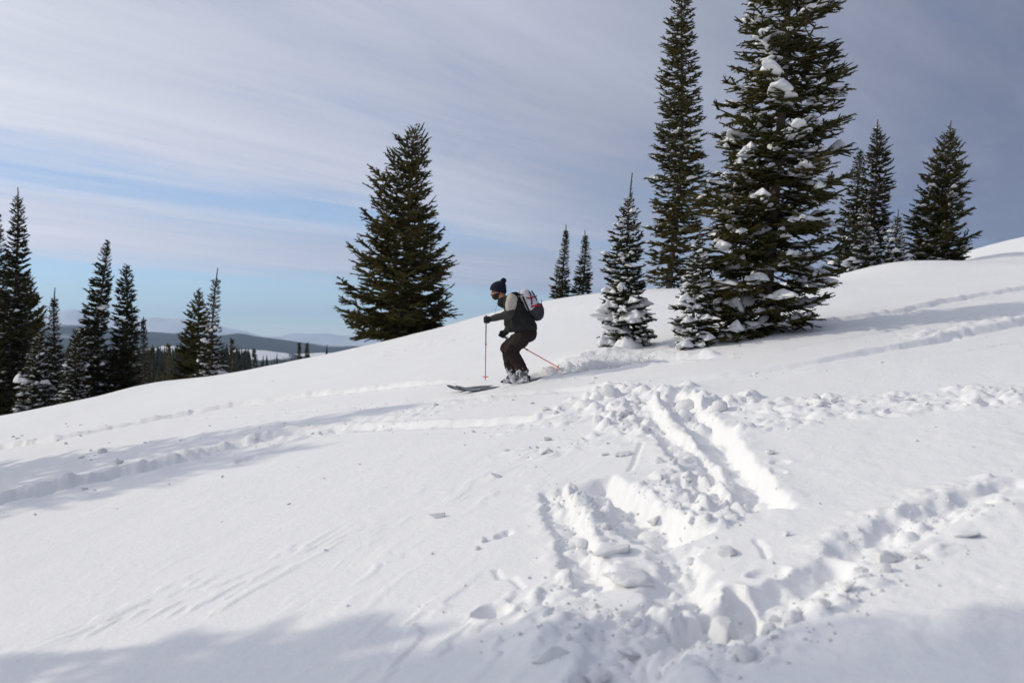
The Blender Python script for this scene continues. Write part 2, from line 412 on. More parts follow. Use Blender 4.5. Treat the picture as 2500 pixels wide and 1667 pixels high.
# ------------------------------------------------------------------ snowfield mesh (finer where the lens is close)
def build_snowfield():
    wd = np.linspace(-0.50, 0.50, 731)
    out = 0.50 + 0.004*np.cumsum(1.09**np.arange(58))
    w = np.concatenate([-out[::-1], wd, out])
    ys = [3.2]
    while ys[-1] < 62:
        y = ys[-1]
        ys.append(y + min(max(y*y/1910*0.95, 0.011), 0.026 if y < 9 else 0.038 if y < 13 else 0.07 if y < 20 else 0.12 if y < 36 else 0.5))
    yb = list(3.2 - 0.02*np.cumsum(1.08**np.arange(37)))          # behind the lens, coarser
    ys = np.array([v for v in yb[::-1] if v > -5.2] + ys)
    W, Y = np.meshgrid(w, ys); X = W*(Y+6.0)
    Z = height(X.ravel(), Y.ravel()).reshape(X.shape)
    V = np.stack([X, Y, Z], -1).reshape(-1, 3)
    nr, nc = X.shape
    i = np.arange(nr-1)[:, None]*nc + np.arange(nc-1)[None, :]
    Fq = np.stack([i, i+1, i+nc+1, i+nc], -1).reshape(-1, 4)
    me = mesh_np('snowfield', V, Fq)
    o = link('snowfield', me, M_snow)
    tag(o, kind='structure')
    o['label'] = 'white snow slope with ski tracks and broken debris'
    return nr, nc
print('snowfield', build_snowfield())

# ------------------------------------------------------------------ conifers
def needle_material(name, dark, light, brown):
    m, nt, b = new_mat(name); N, L = nt.nodes, nt.links
    at = N.new('ShaderNodeAttribute'); at.attribute_name = 'tint'
    cr = N.new('ShaderNodeValToRGB'); e = cr.color_ramp.elements
    e[0].position = 0.0; e[0].color = (*dark, 1); e[1].position = 1.0; e[1].color = (*brown, 1)
    k = cr.color_ramp.elements.new(0.68); k.color = (*light, 1)
    L.new(at.outputs['Fac'], cr.inputs[0]); L.new(cr.outputs[0], b.inputs['Base Color'])
    b.inputs['Roughness'].default_value = 0.6; b.inputs['Specular IOR Level'].default_value = 0.25
    tr = N.new('ShaderNodeBsdfTranslucent'); L.new(cr.outputs[0], tr.inputs['Color'])
    mx = N.new('ShaderNodeMixShader'); mx.inputs[0].default_value = 0.42
    L.new(b.outputs[0], mx.inputs[1]); L.new(tr.outputs[0], mx.inputs[2]); L.new(mx.outputs[0], N['Material Output'].inputs['Surface'])
    return m
M_needle = needle_material('fir_needles', (0.048, 0.051, 0.016), (0.15, 0.122, 0.032), (0.24, 0.142, 0.042))
M_needle_dark = needle_material('fir_needles_dark', (0.026, 0.029, 0.010), (0.080, 0.070, 0.020), (0.13, 0.085, 0.026))
M_needle_blue = needle_material('fir_needles_cool', (0.030, 0.037, 0.016), (0.085, 0.083, 0.027), (0.13, 0.093, 0.030))
M_bark = simple_mat('bark', (0.13, 0.105, 0.085), 0.9, 0.01, 30, 0.45, 0.15, vscale=9)
M_treesnow = plain_snow('tree_snow', 0.15)

def make_pad(seed, el=1.8):
    """a lump of snow as it sits on a branch: domed, lobed, flat below"""
    rng = np.random.default_rng(seed)
    bm = bmesh.new(); bmesh.ops.create_icosphere(bm, subdivisions=3, radius=1.0)
    V = np.array([v.co for v in bm.verts])
    lob = [(rng.uniform(-1, 1)*0.8, rng.uniform(-1, 1)*0.6, rng.uniform(0.35, 0.65), rng.uniform(0.3, 0.8)) for _ in range(6)]
    out = V.copy()
    ang = np.arctan2(V[:, 1], V[:, 0])
    rr = 1 + 0.22*np.sin(ang*2+rng.uniform(0, 6)) + 0.14*np.sin(ang*3+rng.uniform(0, 6)) + 0.12*np.sin(ang*5+rng.uniform(0, 6)) + 0.08*np.sin(ang*8+rng.uniform(0, 6))
    out[:, 0] *= rr*el/1.3; out[:, 1] *= rr
    top = np.clip(V[:, 2], 0, None)
    bump = sum(h*np.exp(-((V[:, 0]-a)**2+(V[:, 1]-b)**2)/(w*w)) for a, b, w, h in lob)
    out[:, 2] = np.where(V[:, 2] > 0, top**0.75*(0.40+0.40*bump), V[:, 2]*0.16) - 0.10*(V[:, 0]**2) - 0.10*V[:, 1]**2
    for v, c in zip(bm.verts, out): v.co = c
    me = bpy.data.meshes.new('snow_clump'); bm.to_mesh(me); bm.free()
    me.materials.append(M_treesnow)
    me.polygons.foreach_set('use_smooth', np.ones(len(me.polygons), bool))
    return me
PADS = [make_pad(100+i, 1.2+0.12*i) for i in range(10)]

def norm(a):
    return a/np.maximum(np.linalg.norm(a, axis=-1, keepdims=True), 1e-9)

def needles(S, D, Lg, rng, nl, dens, tint, wide):
    """S,D,Lg: twig starts, directions, lengths. Returns verts, tris, tint."""
    n = np.maximum(2, (Lg*dens).astype(int))
    idx = np.repeat(np.arange(len(S)), n)
    k = len(idx)
    t = rng.random(k)**0.85
    d = D[idx]; p = S[idx] + d*(Lg[idx]*t)[:, None]
    r = norm(rng.normal(size=(k, 3))); r[:, 2] = r[:, 2]*0.65 + 0.12
    r = norm(r - d*np.sum(r*d, 1)[:, None])
    ax = norm(d*(0.55+0.5*rng.random(k))[:, None] + r*(0.75))
    ln = nl*(0.6+0.7*rng.random(k))
    sd = norm(np.cross(ax, rng.normal(size=(k, 3))))*(wide*(0.7+0.6*rng.random(k)))[:, None]
    V = np.stack([p+sd, p-sd, p+ax*ln[:, None]], 1).reshape(-1, 3)
    T = np.arange(3*k).reshape(-1, 3)
    tt = np.repeat(np.clip(tint[idx] + 0.16*(rng.random(k)-0.5), 0, 1), 3)
    return V, T, tt

def tubes(P, rad, sides=4):
    """P: (n,m,3) centre lines, rad: (n,m)"""
    n, m, _ = P.shape
    d = norm(np.gradient(P, axis=1))
    up = np.zeros_like(d); up[..., 2] = 1.0
    up[np.abs(d[..., 2]) > 0.9] = (1, 0, 0)
    a = norm(np.cross(d, up)); b = np.cross(d, a)
    th = np.arange(sides)*2*np.pi/sides
    V = P[:, :, None, :] + rad[:, :, None, None]*(np.cos(th)[None, None, :, None]*a[:, :, None, :] + np.sin(th)[None, None, :, None]*b[:, :, None, :])
    base_i = (np.arange(n)[:, None, None]*m + np.arange(m-1)[None, :, None])*sides + np.arange(sides)[None, None, :]
    nx = (np.arange(n)[:, None, None]*m + np.arange(m-1)[None, :, None])*sides + ((np.arange(sides)+1) % sides)[None, None, :]
    Fq = np.stack([base_i, nx, nx+sides, base_i+sides], -1).reshape(-1, 4)
    return V.reshape(-1, 3), Fq

def conifer(name, label, x, y, H, prof, seed, snow=0.0, snow_size=1.0, lean=0.0, leader=0.06, whorl=None, nbr=6, pitch=(0.55, -0.05, -0.25), curl=0.22,
            mat=None, px=None, dens=1.0, cat='tree', group=None, snow_low=0.0, zsink=0.05, bare=0.0, group_snow=True, twist=0.35, tuft=1.0, brown=0.5, trunk_r=None, snow_cap=999):
    """prof: list of (t from top 0..1, left radius m, right radius m)"""
    rng = np.random.default_rng(seed)
    z0 = hz(x, y) - zsink
    root = empty(name, (x, y, z0)); tag(root, label, cat, group)
    H = H + zsink
    pt = np.array(prof, float)
    def rad(t, az):
        l = np.interp(t, pt[:, 0], pt[:, 1]); r = np.interp(t, pt[:, 0], pt[:, 2])
        c = 0.5+0.5*np.cos(az)
        return l*(1-c)+r*c
    dist = math.hypot(x, y)
    if H < 7: dens = dens*1.12
    pxm = dist/995.0 if px is None else px                # metres per picture pixel here
    whorl = (whorl or H*0.024)*0.74
    nbr = nbr+2
    tr = trunk_r or 0.0095*H
    def axis(h):                                          # trunk centre line
        q = h/H
        return np.stack([lean*q + 0.012*H*np.sin(q*5+seed), 0.01*H*np.sin(q*4+seed*1.7), h*np.ones_like(q)], -1)
    # trunk
    hs = np.linspace(0, H, 22)
    P = axis(hs)[None]; rr = (tr*(1-hs/H)**0.85 + 0.004 + 0.34*pxm)[None]
    TV, TF = tubes(P, rr, 7)
    bS, bD, bL, bH, bT = [], [], [], [], []
    h = H*(1-leader)
    hlist = []
    if dist > 34 and y < 70 and H < 11 and x < -10: dens *= 1.45; nbr += 1; pt[:, 1:] *= 1.12
    elif dist > 34: dens *= 1.25
    while h > 0.02*H:
        hlist.append(h); h -= whorl*(0.75+0.5*rng.random())*(0.55+0.45*min(1, (1-h/H)*3))
    for h in hlist:
        t = 1-h/H
        k = nbr + rng.integers(-1, 2)
        if t < 0.12: k = max(3, k-2)
        a0 = rng.random()*6.28
        for j in range(k):
            az = a0 + j*6.283/k + rng.normal()*0.25
            Lb = rad(t, az)*(0.62+0.42*rng.random()**0.7)*(1.12 if rng.random() < 0.18 else 1.0)
            if rng.random() < bare: Lb *= 0.35
            if Lb < 0.03: continue
            pz = np.interp(t, [0, 0.35, 1], pitch) + rng.normal()*0.12
            bS.append(axis(np.array([h + rng.normal()*whorl*0.25]))[0]); bD.append((math.cos(az), math.sin(az), pz)); bL.append(Lb); bH.append(t); bT.append(rng.random())
    bS = np.array(bS); bD = np.array(bD); bL = np.array(bL); bH = np.array(bH); bT = np.array(bT)
    nb = len(bS)
    cu = curl*(0.7+0.6*rng.random(nb))
    def bpos(i, s):                                        # point along branch i (arrays)
        hd = bD[i].copy(); pz = hd[:, 2].copy(); hd[:, 2] = 0
        q = hd*(bL[i]*s)[:, None]
        q[:, 2] = bL[i]*(pz*s + cu[i]*s*s - 0.06*np.sin(s*3.1))
        side = np.stack([-hd[:, 1], hd[:, 0], np.zeros(len(i))], -1)
        return bS[i] + q + side*(bL[i]*twist*0.2*np.sin(s*2.2+i))[:, None]
    # limbs
    ss = np.linspace(0, 1, 4)
    BP = np.stack([bpos(np.arange(nb), np.full(nb, s)) for s in ss], 1)
    br = (0.010+0.012*bL)[:, None]*(1-0.85*ss)[None]*min(1.0, 0.5+tr*6)
    LV, LF = tubes(BP, br, 3)
    V = np.concatenate([TV, LV]); Fq = np.concatenate([TF, LF+len(TV)])
    trunk = link('trunk', mesh_np('trunk', V, Fq), M_bark, root)
    # sprays: side twigs either side of each limb, second-order twigs on long limbs
    nl = max(0.036, 1.7*pxm)*tuft; wide = max(0.006, 0.27*pxm)*tuft
    step = max(0.052, 2.1*pxm)/dens
    nt_ = np.maximum(3, (bL*0.93/step).astype(int))
    idx = np.repeat(np.arange(nb), nt_)
    k = len(idx)
    s = 0.06 + 0.94*rng.random(k)
    p0 = bpos(idx, s); p1 = bpos(idx, np.minimum(s+0.04, 1.04)); fw = norm(p1-p0)
    sgn = np.where(rng.random(k) < 0.5, -1.0, 1.0)
    lat = norm(np.cross(fw, np.array([0, 0, 1.0])))*sgn[:, None]
    ang = 0.75+0.35*rng.random(k)
    tl = bL[idx]*(0.16+0.34*np.sin(np.clip(s, 0, 1)*2.6)*(1-0.45*s))*(0.5+0.8*rng.random(k)); tl = np.maximum(tl, step*1.1)
    D = norm(fw*np.cos(ang)[:, None] + lat*np.sin(ang)[:, None] + np.array([0, 0, 1.0])*((rng.random(k)-0.62)*0.55)[:, None])
    S1, D1, L1, I1 = p0, D, tl, idx
    # second order
    n2 = np.maximum(0, (L1/step*0.95).astype(int)-1)
    i2 = np.repeat(np.arange(k), n2); k2 = len(i2)
    q = 0.2+0.8*rng.random(k2)
    S2 = S1[i2]+D1[i2]*(L1[i2]*q)[:, None]
    lat2 = norm(np.cross(D1[i2], np.array([0, 0, 1.0])))*np.where(rng.random(k2) < 0.5, -1.0, 1.0)[:, None]
    D2 = norm(D1[i2]*0.75+lat2*0.65+np.array([0, 0, 1.0])*((rng.random(k2)-0.66)*0.7)[:, None])
    L2 = np.maximum(step, L1[i2]*(1-q)*0.55*(0.6+0.8*rng.random(k2)))
    # limb tips themselves
    tipS = bpos(np.arange(nb), np.full(nb, 0.72)); tipE = bpos(np.arange(nb), np.full(nb, 1.03))
    S = np.concatenate([S1, S2, tipS]); D = np.concatenate([D1, D2, norm(tipE-tipS)]); Lg = np.concatenate([L1, L2, np.linalg.norm(tipE-tipS, axis=1)])
    I = np.concatenate([I1, I1[i2], np.arange(nb)])
    tint = np.clip(0.08 + brown*0.75*bT[I]*(0.55+0.45*rng.random(len(I))) + 0.25*(rng.random(len(I))-0.4), 0, 1)
    # leader
    ln = max(3, int(leader*H/0.05))
    lh = H*(1-leader) + leader*H*np.linspace(0.0, 0.62, ln)
    lS = axis(lh); la = rng.random(ln)*6.28
    lD = norm(np.stack([np.cos(la), np.sin(la), 0.9*np.ones(ln)], -1))
    lL = np.maximum(0.02, (H-lh-0.3*leader*H)*0.22+0.015)
    S = np.concatenate([S, lS]); D = np.concatenate([D, lD]); Lg = np.concatenate([Lg, lL]); tint = np.concatenate([tint, np.full(ln, 0.6)])
    NV, NT, NTint = needles(S, D, Lg, rng, nl, 1.05/(0.75*nl), tint, wide)
    # thin green cores so sprays hold together
    CP = np.stack([S, S+D*(Lg*0.95)[:, None]], 1)
    cr = np.stack([np.full(len(S), 0.72), np.full(len(S), 0.24)], 1)*np.minimum(nl*0.85, Lg*0.34)[:, None]
    CV, CF = tubes(CP, cr, 3)
    CT = np.concatenate([CF[:, [0, 1, 2]], CF[:, [0, 2, 3]]])
    V = np.concatenate([NV, CV]); T = np.concatenate([NT, CT+len(NV)])
    tt = np.concatenate([NTint, np.repeat(tint*0.9, 6)]).astype(np.float32)
    me = mesh_np('crown', V, T)
    at = me.attributes.new('tint', 'FLOAT', 'POINT'); at.data.foreach_set('value', tt)
    crown = link('crown', me, mat or M_needle, root, smooth=False)
    # snow lodged on the limbs
    nsnow = 0
    if snow > 0:
        order = rng.permutation(nb)
        for i in order:
            pr = snow*np.interp(bH[i], [0.0, 0.18, 0.5, 1.0], [0.02, 0.12, 0.55, 1.0+snow_low])
            if rng.random() > pr: continue
            big = snow_size*min(0.098, max(0.032, bL[i]*0.17))*(0.45+0.95*rng.random()**1.8)
            for q_ in range(rng.integers(1, 5)):
                s0 = 0.95-0.20*q_-0.12*rng.random()
                p = bpos(np.array([i]), np.array([s0]))[0]; p2 = bpos(np.array([i]), np.array([min(1.0, s0+0.12)]))[0]
                sz = big*(0.6+0.55*rng.random())
                o = bpy.data.objects.new('snow_clump', PADS[rng.integers(len(PADS))]); C.objects.link(o); o.parent = root
                d = p2-p; az = math.atan2(d[1], d[0]); pit = math.atan2(d[2], math.hypot(d[0], d[1]))
                off = (rng.random()-0.5)*bL[i]*0.22
                o.location = (p[0]-math.sin(az)*off, p[1]+math.cos(az)*off, p[2]+sz*0.20+nl*0.5)
                o.rotation_euler = (rng.normal()*0.2, -pit*0.8+0.12, az+rng.normal()*0.6)
                w = sz*(0.8+0.5*rng.random())
                o.scale = (sz*1.15, w, sz*(0.75+0.6*rng.random()))
                nsnow += 1
            if nsnow >= snow_cap: break
        # thin snow caught along the upper side of the sprays, too fine to count
        m_ = int(min(2300, nb*snow*5.5))
        i = rng.integers(nb, size=m_); keep = rng.random(m_) < np.interp(bH[i], [0.0, 0.2, 0.6, 1.0], [0.08, 0.3, 0.8, 1.0]); i = i[keep]; m_ = len(i)
        s_ = 0.35+0.65*rng.random(m_)
        p = bpos(i, s_); hd = bD[i]; side = norm(np.stack([-hd[:, 1], hd[:, 0], 0*hd[:, 0]], -1))
        p = p + side*(bL[i]*0.24*(rng.random(m_)-0.5)*2*(1.1-s_))[:, None]; p[:, 2] += nl*0.45
        sz = np.maximum(0.018, np.minimum(0.068, bL[i]*0.085))*(0.5+rng.random(m_))*min(1.3, snow_size)
        base_v = np.array([(math.cos(t)*1.0, math.sin(t)*1.0, -0.1) for t in np.arange(6)*math.pi/3]+[(math.cos(t+.5)*0.6, math.sin(t+.5)*0.6, 0.35) for t in np.arange(6)*math.pi/3]+[(0, 0, 0.45)])
        bf = [(a, (a+1) % 6, 6+(a+1) % 6) for a in range(6)]+[(a, 6+(a+1) % 6, 6+a) for a in range(6)]+[(6+a, 6+(a+1) % 6, 12) for a in range(6)]
        B = base_v[None]*(0.6+0.8*rng.random((m_, 13, 1)))*sz[:, None, None]
        st = 1.0+1.3*rng.random(m_); az = np.arctan2(hd[:, 1], hd[:, 0])+rng.normal(size=m_)*0.5
        bx = B[:, :, 0]*st[:, None]; by = B[:, :, 1]
        D_ = np.stack([bx*np.cos(az)[:, None]-by*np.sin(az)[:, None], bx*np.sin(az)[:, None]+by*np.cos(az)[:, None], B[:, :, 2]*0.9+bx*(hd[:, 2]*0.5)[:, None]], -1)+p[:, None]
        T_d = (np.array(bf)[None]+13*np.arange(m_)[:, None, None]).reshape(-1, 3)
        if m_:
            o = link('snow_dusting', mesh_np('snow_dusting', D_.reshape(-1, 3), T_d), M_treesnow, root); o['kind'] = 'stuff'
    return root, len(T), nsnow

def tree_px(name, label, depth, apex, basex, prof, seed, base_py=None, **kw):
    """place a conifer at a ground distance so its tip reaches the photograph's tip; widths are given in photograph pixels"""
    x = (basex-1250)/F*depth; y = depth
    if base_py is not None:
        g = gp(basex, base_py)
        if g: x, y = g; depth = y
    H = (833.5-apex[1])/F*depth - hz(x, y)
    k = depth/F
    lean = (apex[0]-basex)*k
    return conifer(name, label, x, y, H, [(t, l*k, r*k) for t, l, r in prof], seed, lean=lean, **kw)

TREES = []
def T_(*a, **k):
    r = tree_px(*a, **k); TREES.append(r); print(a[0], a[2], r[1], r[2])
    return r[0]

# the tall pair behind and beside the skier
T_('fir_tree', 'huge snow-laden fir cut off by the top edge, right of the skier', 18.5, (1925, -330), 1880,
   [(0, 5, 5), (.2, 70, 75), (.29, 92, 135), (.42, 145, 150), (.55, 140, 150), (.68, 195, 170), (.78, 205, 165), (.9, 190, 140), (1, 190, 110)], 11, base_py=812,
   snow=0.95, snow_low=0.4, snow_size=1.0, leader=0.02, nbr=6, whorl=0.26, pitch=(.3, -.1, -.32), curl=0.24, brown=0.62, trunk_r=0.10, snow_cap=299)
T_('fir_tree', 'tall narrow fir cut off by the top edge, left of the huge snowy fir', 29, (1672, -25), 1638,
   [(0, 12, 12), (.06, 30, 34), (.22, 48, 44), (.33, 62, 46), (.45, 55, 62), (.58, 70, 62), (.7, 62, 72), (.85, 66, 70), (1, 62, 62)], 12,
   snow=0.30, snow_size=0.8, leader=0.01, nbr=6, whorl=0.20, pitch=(.2, -.15, -.3), curl=0.25, brown=0.7, bare=0.1, snow_cap=60)
T_('fir_tree', 'big bushy spruce without much snow standing alone on the crest', 33.5, (1018, 312), 972,
   [(0, 6, 6), (.08, 32, 34), (.2, 62, 48), (.34, 92, 62), (.5, 112, 78), (.66, 128, 108), (.8, 148, 135), (.9, 138, 128), (1, 120, 100)], 13,
   snow=0.10, snow_size=0.7, leader=0.015, nbr=6, whorl=0.31, pitch=(.75, .15, -.20), curl=0.34, brown=0.95, tuft=1.05, dens=0.95, snow_low=0.3, snow_cap=44)
# small snowy firs at the edge of the spray
T_('fir_tree', 'slim young snowy fir right behind the skier\'s powder spray', 16, (1543, 422), 1525,
   [(0, 2, 2), (.17, 12, 12), (.24, 24, 26), (.38, 46, 38), (.5, 56, 48), (.62, 52, 44), (.75, 62, 54), (.88, 62, 62), (1, 58, 60)], 14, base_py=852, dens=1.4,
   snow=0.95, snow_size=1.65, leader=0.16, nbr=6, whorl=0.11, pitch=(.45, .0, -.3), curl=0.2, mat=M_needle_blue, brown=0.35, snow_cap=120)
T_('fir_tree', 'small drooping snowy fir in front of the huge fir', 16, (1705, 560), 1692,
   [(0, 2, 2), (.15, 12, 14), (.3, 28, 34), (.5, 38, 44), (.65, 52, 52), (.8, 56, 52), (1, 44, 40)], 15, base_py=848, dens=1.5,
   snow=0.95, snow_size=1.75, leader=0.12, nbr=5, whorl=0.11, pitch=(.4, -.1, -.35), curl=0.2, mat=M_needle_blue, brown=0.4, snow_cap=100)
# distant little pair on the crest
T_('fir_tree', 'left of two little firs on the crest beyond the backpack, with a rusty patch', 36, (1380, 548), 1372,
   [(0, 1, 1), (.2, 8, 8), (.5, 20, 16), (.8, 28, 22), (1, 32, 24)], 16, snow=0.3, snow_size=0.9, leader=0.1, nbr=6, whorl=0.12, mat=M_needle_blue, brown=0.7, snow_cap=14)
T_('fir_tree', 'right of two little firs on the crest beyond the backpack, darker', 36, (1428, 562), 1424,
   [(0, 1, 1), (.2, 9, 9), (.5, 20, 18), (.8, 30, 24), (1, 34, 26)], 17, snow=0.12, snow_size=0.8, leader=0.1, nbr=6, whorl=0.12, mat=M_needle_blue, brown=0.25, snow_cap=8)
# group on the right
T_('fir_tree', 'tallest fir of the dark cluster right of the huge fir', 30, (2147, 292), 2118,
   [(0, 2, 2), (.1, 12, 12), (.2, 26, 36), (.35, 34, 44), (.55, 44, 40), (.75, 60, 44), (1, 70, 50)], 18,
   snow=0.3, snow_size=0.9, leader=0.07, nbr=6, whorl=0.16, mat=M_needle_dark, snow_cap=36)
T_('fir_tree', 'second fir of the dark right cluster, close left of its tallest', 31.5, (2104, 365), 2075,
   [(0, 2, 2), (.1, 14, 14), (.3, 28, 26), (.6, 44, 40), (1, 60, 50)], 19, snow=0.25, snow_size=0.9, leader=0.04, nbr=6, whorl=0.16, mat=M_needle_dark, snow_cap=30)
T_('fir_tree', 'low snowy fir in front of the dark right cluster', 28.5, (2120, 500), 2112,
   [(0, 1, 1), (.25, 8, 8), (.5, 30, 26), (.75, 46, 38), (1, 52, 42)], 20, snow=0.8, snow_size=1.3, leader=0.2, nbr=6, whorl=0.13, mat=M_needle_blue, snow_cap=36)
T_('fir_tree', 'small snowy fir between the dark right cluster and the rightmost fir', 29, (2193, 512), 2186,
   [(0, 1, 1), (.2, 8, 8), (.5, 26, 24), (.8, 34, 30), (1, 38, 34)], 21, snow=0.6, snow_size=1.2, leader=0.16, nbr=6, whorl=0.12, mat=M_needle_blue, snow_cap=26)
T_('fir_tree', 'rightmost fir, broad with upswept limbs, on the snow shoulder', 30, (2317, 295), 2290,
   [(0, 2, 2), (.1, 14, 14), (.18, 32, 32), (.32, 44, 52), (.5, 56, 56), (.68, 74, 66), (.85, 78, 74), (1, 70, 62)], 22,
   snow=0.35, snow_size=1.0, leader=0.09, nbr=6, whorl=0.17, pitch=(.7, .2, -.1), curl=0.2, brown=0.5, snow_low=0.2, snow_cap=36)
# left edge, below the crest
T_('fir_tree', 'tall ragged fir at the left edge with a thin bare tip', 36, (44, 458), 22,
   [(0, 1, 1), (.06, 10, 12), (.12, 16, 16), (.2, 18, 20), (.35, 32, 30), (.6, 44, 38), (1, 60, 46)], 23, snow=0.16, snow_size=1.0, leader=0.06, nbr=6, whorl=0.22, mat=M_needle_dark, brown=0.3, snow_cap=22)
T_('fir_tree', 'dark fir half cut off by the left edge', 38, (-4, 500), -14,
   [(0, 1, 1), (.15, 16, 14), (.4, 28, 26), (1, 60, 50)], 24, snow=0.12, leader=0.05, nbr=6, whorl=0.22, mat=M_needle_dark, brown=0.3, snow_cap=12)
T_('pine_tree', 'bushy pine behind the ragged fir at the left edge', 42, (60, 672), 72,
   [(0, 8, 8), (.1, 22, 24), (.3, 34, 34), (.6, 44, 44), (1, 46, 46)], 25, leader=0.01, nbr=5, whorl=0.30, pitch=(.9, .4, .1), brown=0.6, tuft=1.35)
T_('fir_tree', 'slender spike-topped fir third from the left edge', 36.5, (137, 702), 130,
   [(0, 1, 1), (.15, 9, 9), (.3, 12, 12), (.5, 22, 20), (1, 40, 32)], 26, snow=0.35, snow_size=1.2, leader=0.11, nbr=5, whorl=0.15, mat=M_needle_dark, brown=0.25, snow_cap=18)
T_('fir_tree', 'short fir heaped with snow clumps low at the left edge', 34.5, (98, 815), 85,
   [(0, 4, 4), (.2, 16, 18), (.5, 32, 30), (1, 50, 40)], 27, snow=0.95, snow_size=1.5, leader=0.05, nbr=6, whorl=0.15, mat=M_needle_dark, brown=0.3, snow_cap=36)
T_('fir_tree', 'tall fir leaning right at its tip, left of the blunt dark fir', 35.5, (257, 586), 228,
   [(0, 2, 2), (.1, 16, 8), (.25, 28, 20), (.45, 32, 24), (.6, 44, 26), (.8, 50, 32), (1, 60, 40)], 28, snow=0.22, snow_size=1.0, leader=0.02, nbr=6, whorl=0.20, mat=M_needle_dark, brown=0.4, snow_low=0.4, snow_cap=40)
T_('fir_tree', 'snow-plastered low fir at the foot of the leaning fir', 34, (188, 805), 182,
   [(0, 6, 6), (.2, 18, 16), (.5, 28, 24), (1, 42, 34)], 29, snow=0.95, snow_size=1.1, leader=0.03, nbr=7, whorl=0.14, mat=M_needle_dark, brown=0.45, snow_cap=48)
T_('fir_tree', 'blunt dark fir right of the leaning fir', 36, (312, 648), 298,
   [(0, 5, 4), (.1, 18, 12), (.3, 30, 22), (.5, 34, 30), (.75, 38, 34), (1, 42, 38)], 30, snow=0.06, snow_size=0.9, leader=0.02, nbr=6, whorl=0.20, mat=M_needle_dark, brown=0.45, snow_cap=10)
T_('fir_tree', 'thin dark fir just right of the blunt dark fir', 39, (353, 773), 348,
   [(0, 2, 2), (.3, 8, 8), (.6, 14, 12), (1, 22, 18)], 31, snow=0.05, leader=0.05, nbr=6, whorl=0.18, mat=M_needle_dark, brown=0.2, snow_cap=5)
T_('fir_tree', 'broad brownish fir left of the spike-topped snowy fir on the crest', 37, (488, 712), 480,
   [(0, 4, 4), (.12, 14, 12), (.3, 28, 22), (.55, 38, 28), (.8, 52, 34), (1, 54, 38)], 32, leader=0.02, nbr=6, whorl=0.22, pitch=(.8, .3, .05), brown=0.8, tuft=1.1)
T_('fir_tree', 'spike-topped fir with big snow pads on the crest, left of centre', 32.5, (531, 654), 510,
   [(0, 1, 1), (.12, 9, 10), (.3, 18, 16), (.48, 24, 20), (.6, 34, 26), (.75, 44, 34), (1, 44, 36)], 33, snow=0.42, snow_size=1.55, leader=0.13, nbr=5, whorl=0.17, mat=M_needle_dark, brown=0.35, snow_low=0.6, snow_cap=24)
T_('fir_tree', 'small dark fir poking up left of the broad brownish fir', 45, (372, 850), 372,
   [(0, 3, 3), (.4, 12, 12), (1, 22, 22)], 34, leader=0.02, nbr=6, whorl=0.24, mat=M_needle_dark, brown=0.4)
T_('fir_tree', 'small brownish fir against the forest, nearest left of the broad brownish fir', 44, (410, 842), 408,
   [(0, 3, 3), (.4, 14, 14), (1, 26, 26)], 35, leader=0.02, nbr=6, whorl=0.24, brown=0.7)
T_('fir_tree', 'dark fir just right of the spike-topped snowy fir', 52, (566, 830), 563,
   [(0, 3, 3), (.35, 9, 9), (.5, 6, 6), (.7, 12, 12), (1, 14, 14)], 36, leader=0.02, nbr=6, whorl=0.26, mat=M_needle_dark)
T_('fir_tree', 'tiny dark fir midway along the left crest', 60, (622, 852), 620,
   [(0, 2, 2), (.5, 10, 10), (1, 14, 14)], 37, leader=0.02, nbr=6, whorl=0.3, mat=M_needle_dark)
T_('fir_tree', 'left of two tiny firs on the skyline left of the big spruce', 62, (733, 836), 732,
   [(0, 1, 1), (.5, 6, 6), (1, 10, 10)], 38, leader=0.02, nbr=6, whorl=0.3, mat=M_needle_dark)
T_('fir_tree', 'right of two tiny firs on the skyline left of the big spruce', 62, (750, 838), 749,
   [(0, 1, 1), (.5, 4, 4), (1, 7, 7)], 39, leader=0.02, nbr=6, whorl=0.3, mat=M_needle_dark)
print('trees', sum(t[1] for t in TREES), 'clumps', sum(t[2] for t in TREES))

# firs standing outside the left edge: their shadows lie across the slope
def shade_fir(src, x, y, H, label):
    k = H/max(c.bound_box[1][2] for c in src.children if c.name.startswith('trunk'))
    r = src.copy(); C.objects.link(r); r.location = (x, y, hz(x, y)-0.1); r.scale = (k*1.15, k*1.15, k); r['label'] = label; r['group'] = 'firs outside the left edge'
    for ch in src.children:
        c = ch.copy(); C.objects.link(c); c.parent = r
    return r
_src = [t[0] for t in TREES]
shade_fir(_src[17], -9.6, 6.75, 5.0, 'fir outside the left edge casting the small shadow in the lower left corner')
shade_fir(_src[7], -11.2, 6.2, 8.4, 'tall fir outside the left edge casting the long shadow along the bottom')
shade_fir(_src[12], -12.4, 5.95, 12.0, 'tallest fir outside the left edge, its shadow reaching the lower right corner')
shade_fir(_src[8], -14.6, 15.7, 9.0, 'fir outside the left edge casting the upper shadow band on the slope')
shade_fir(_src[2], -16.8, 13.9, 9.6, 'fir outside the left edge casting the lower shadow band on the slope')

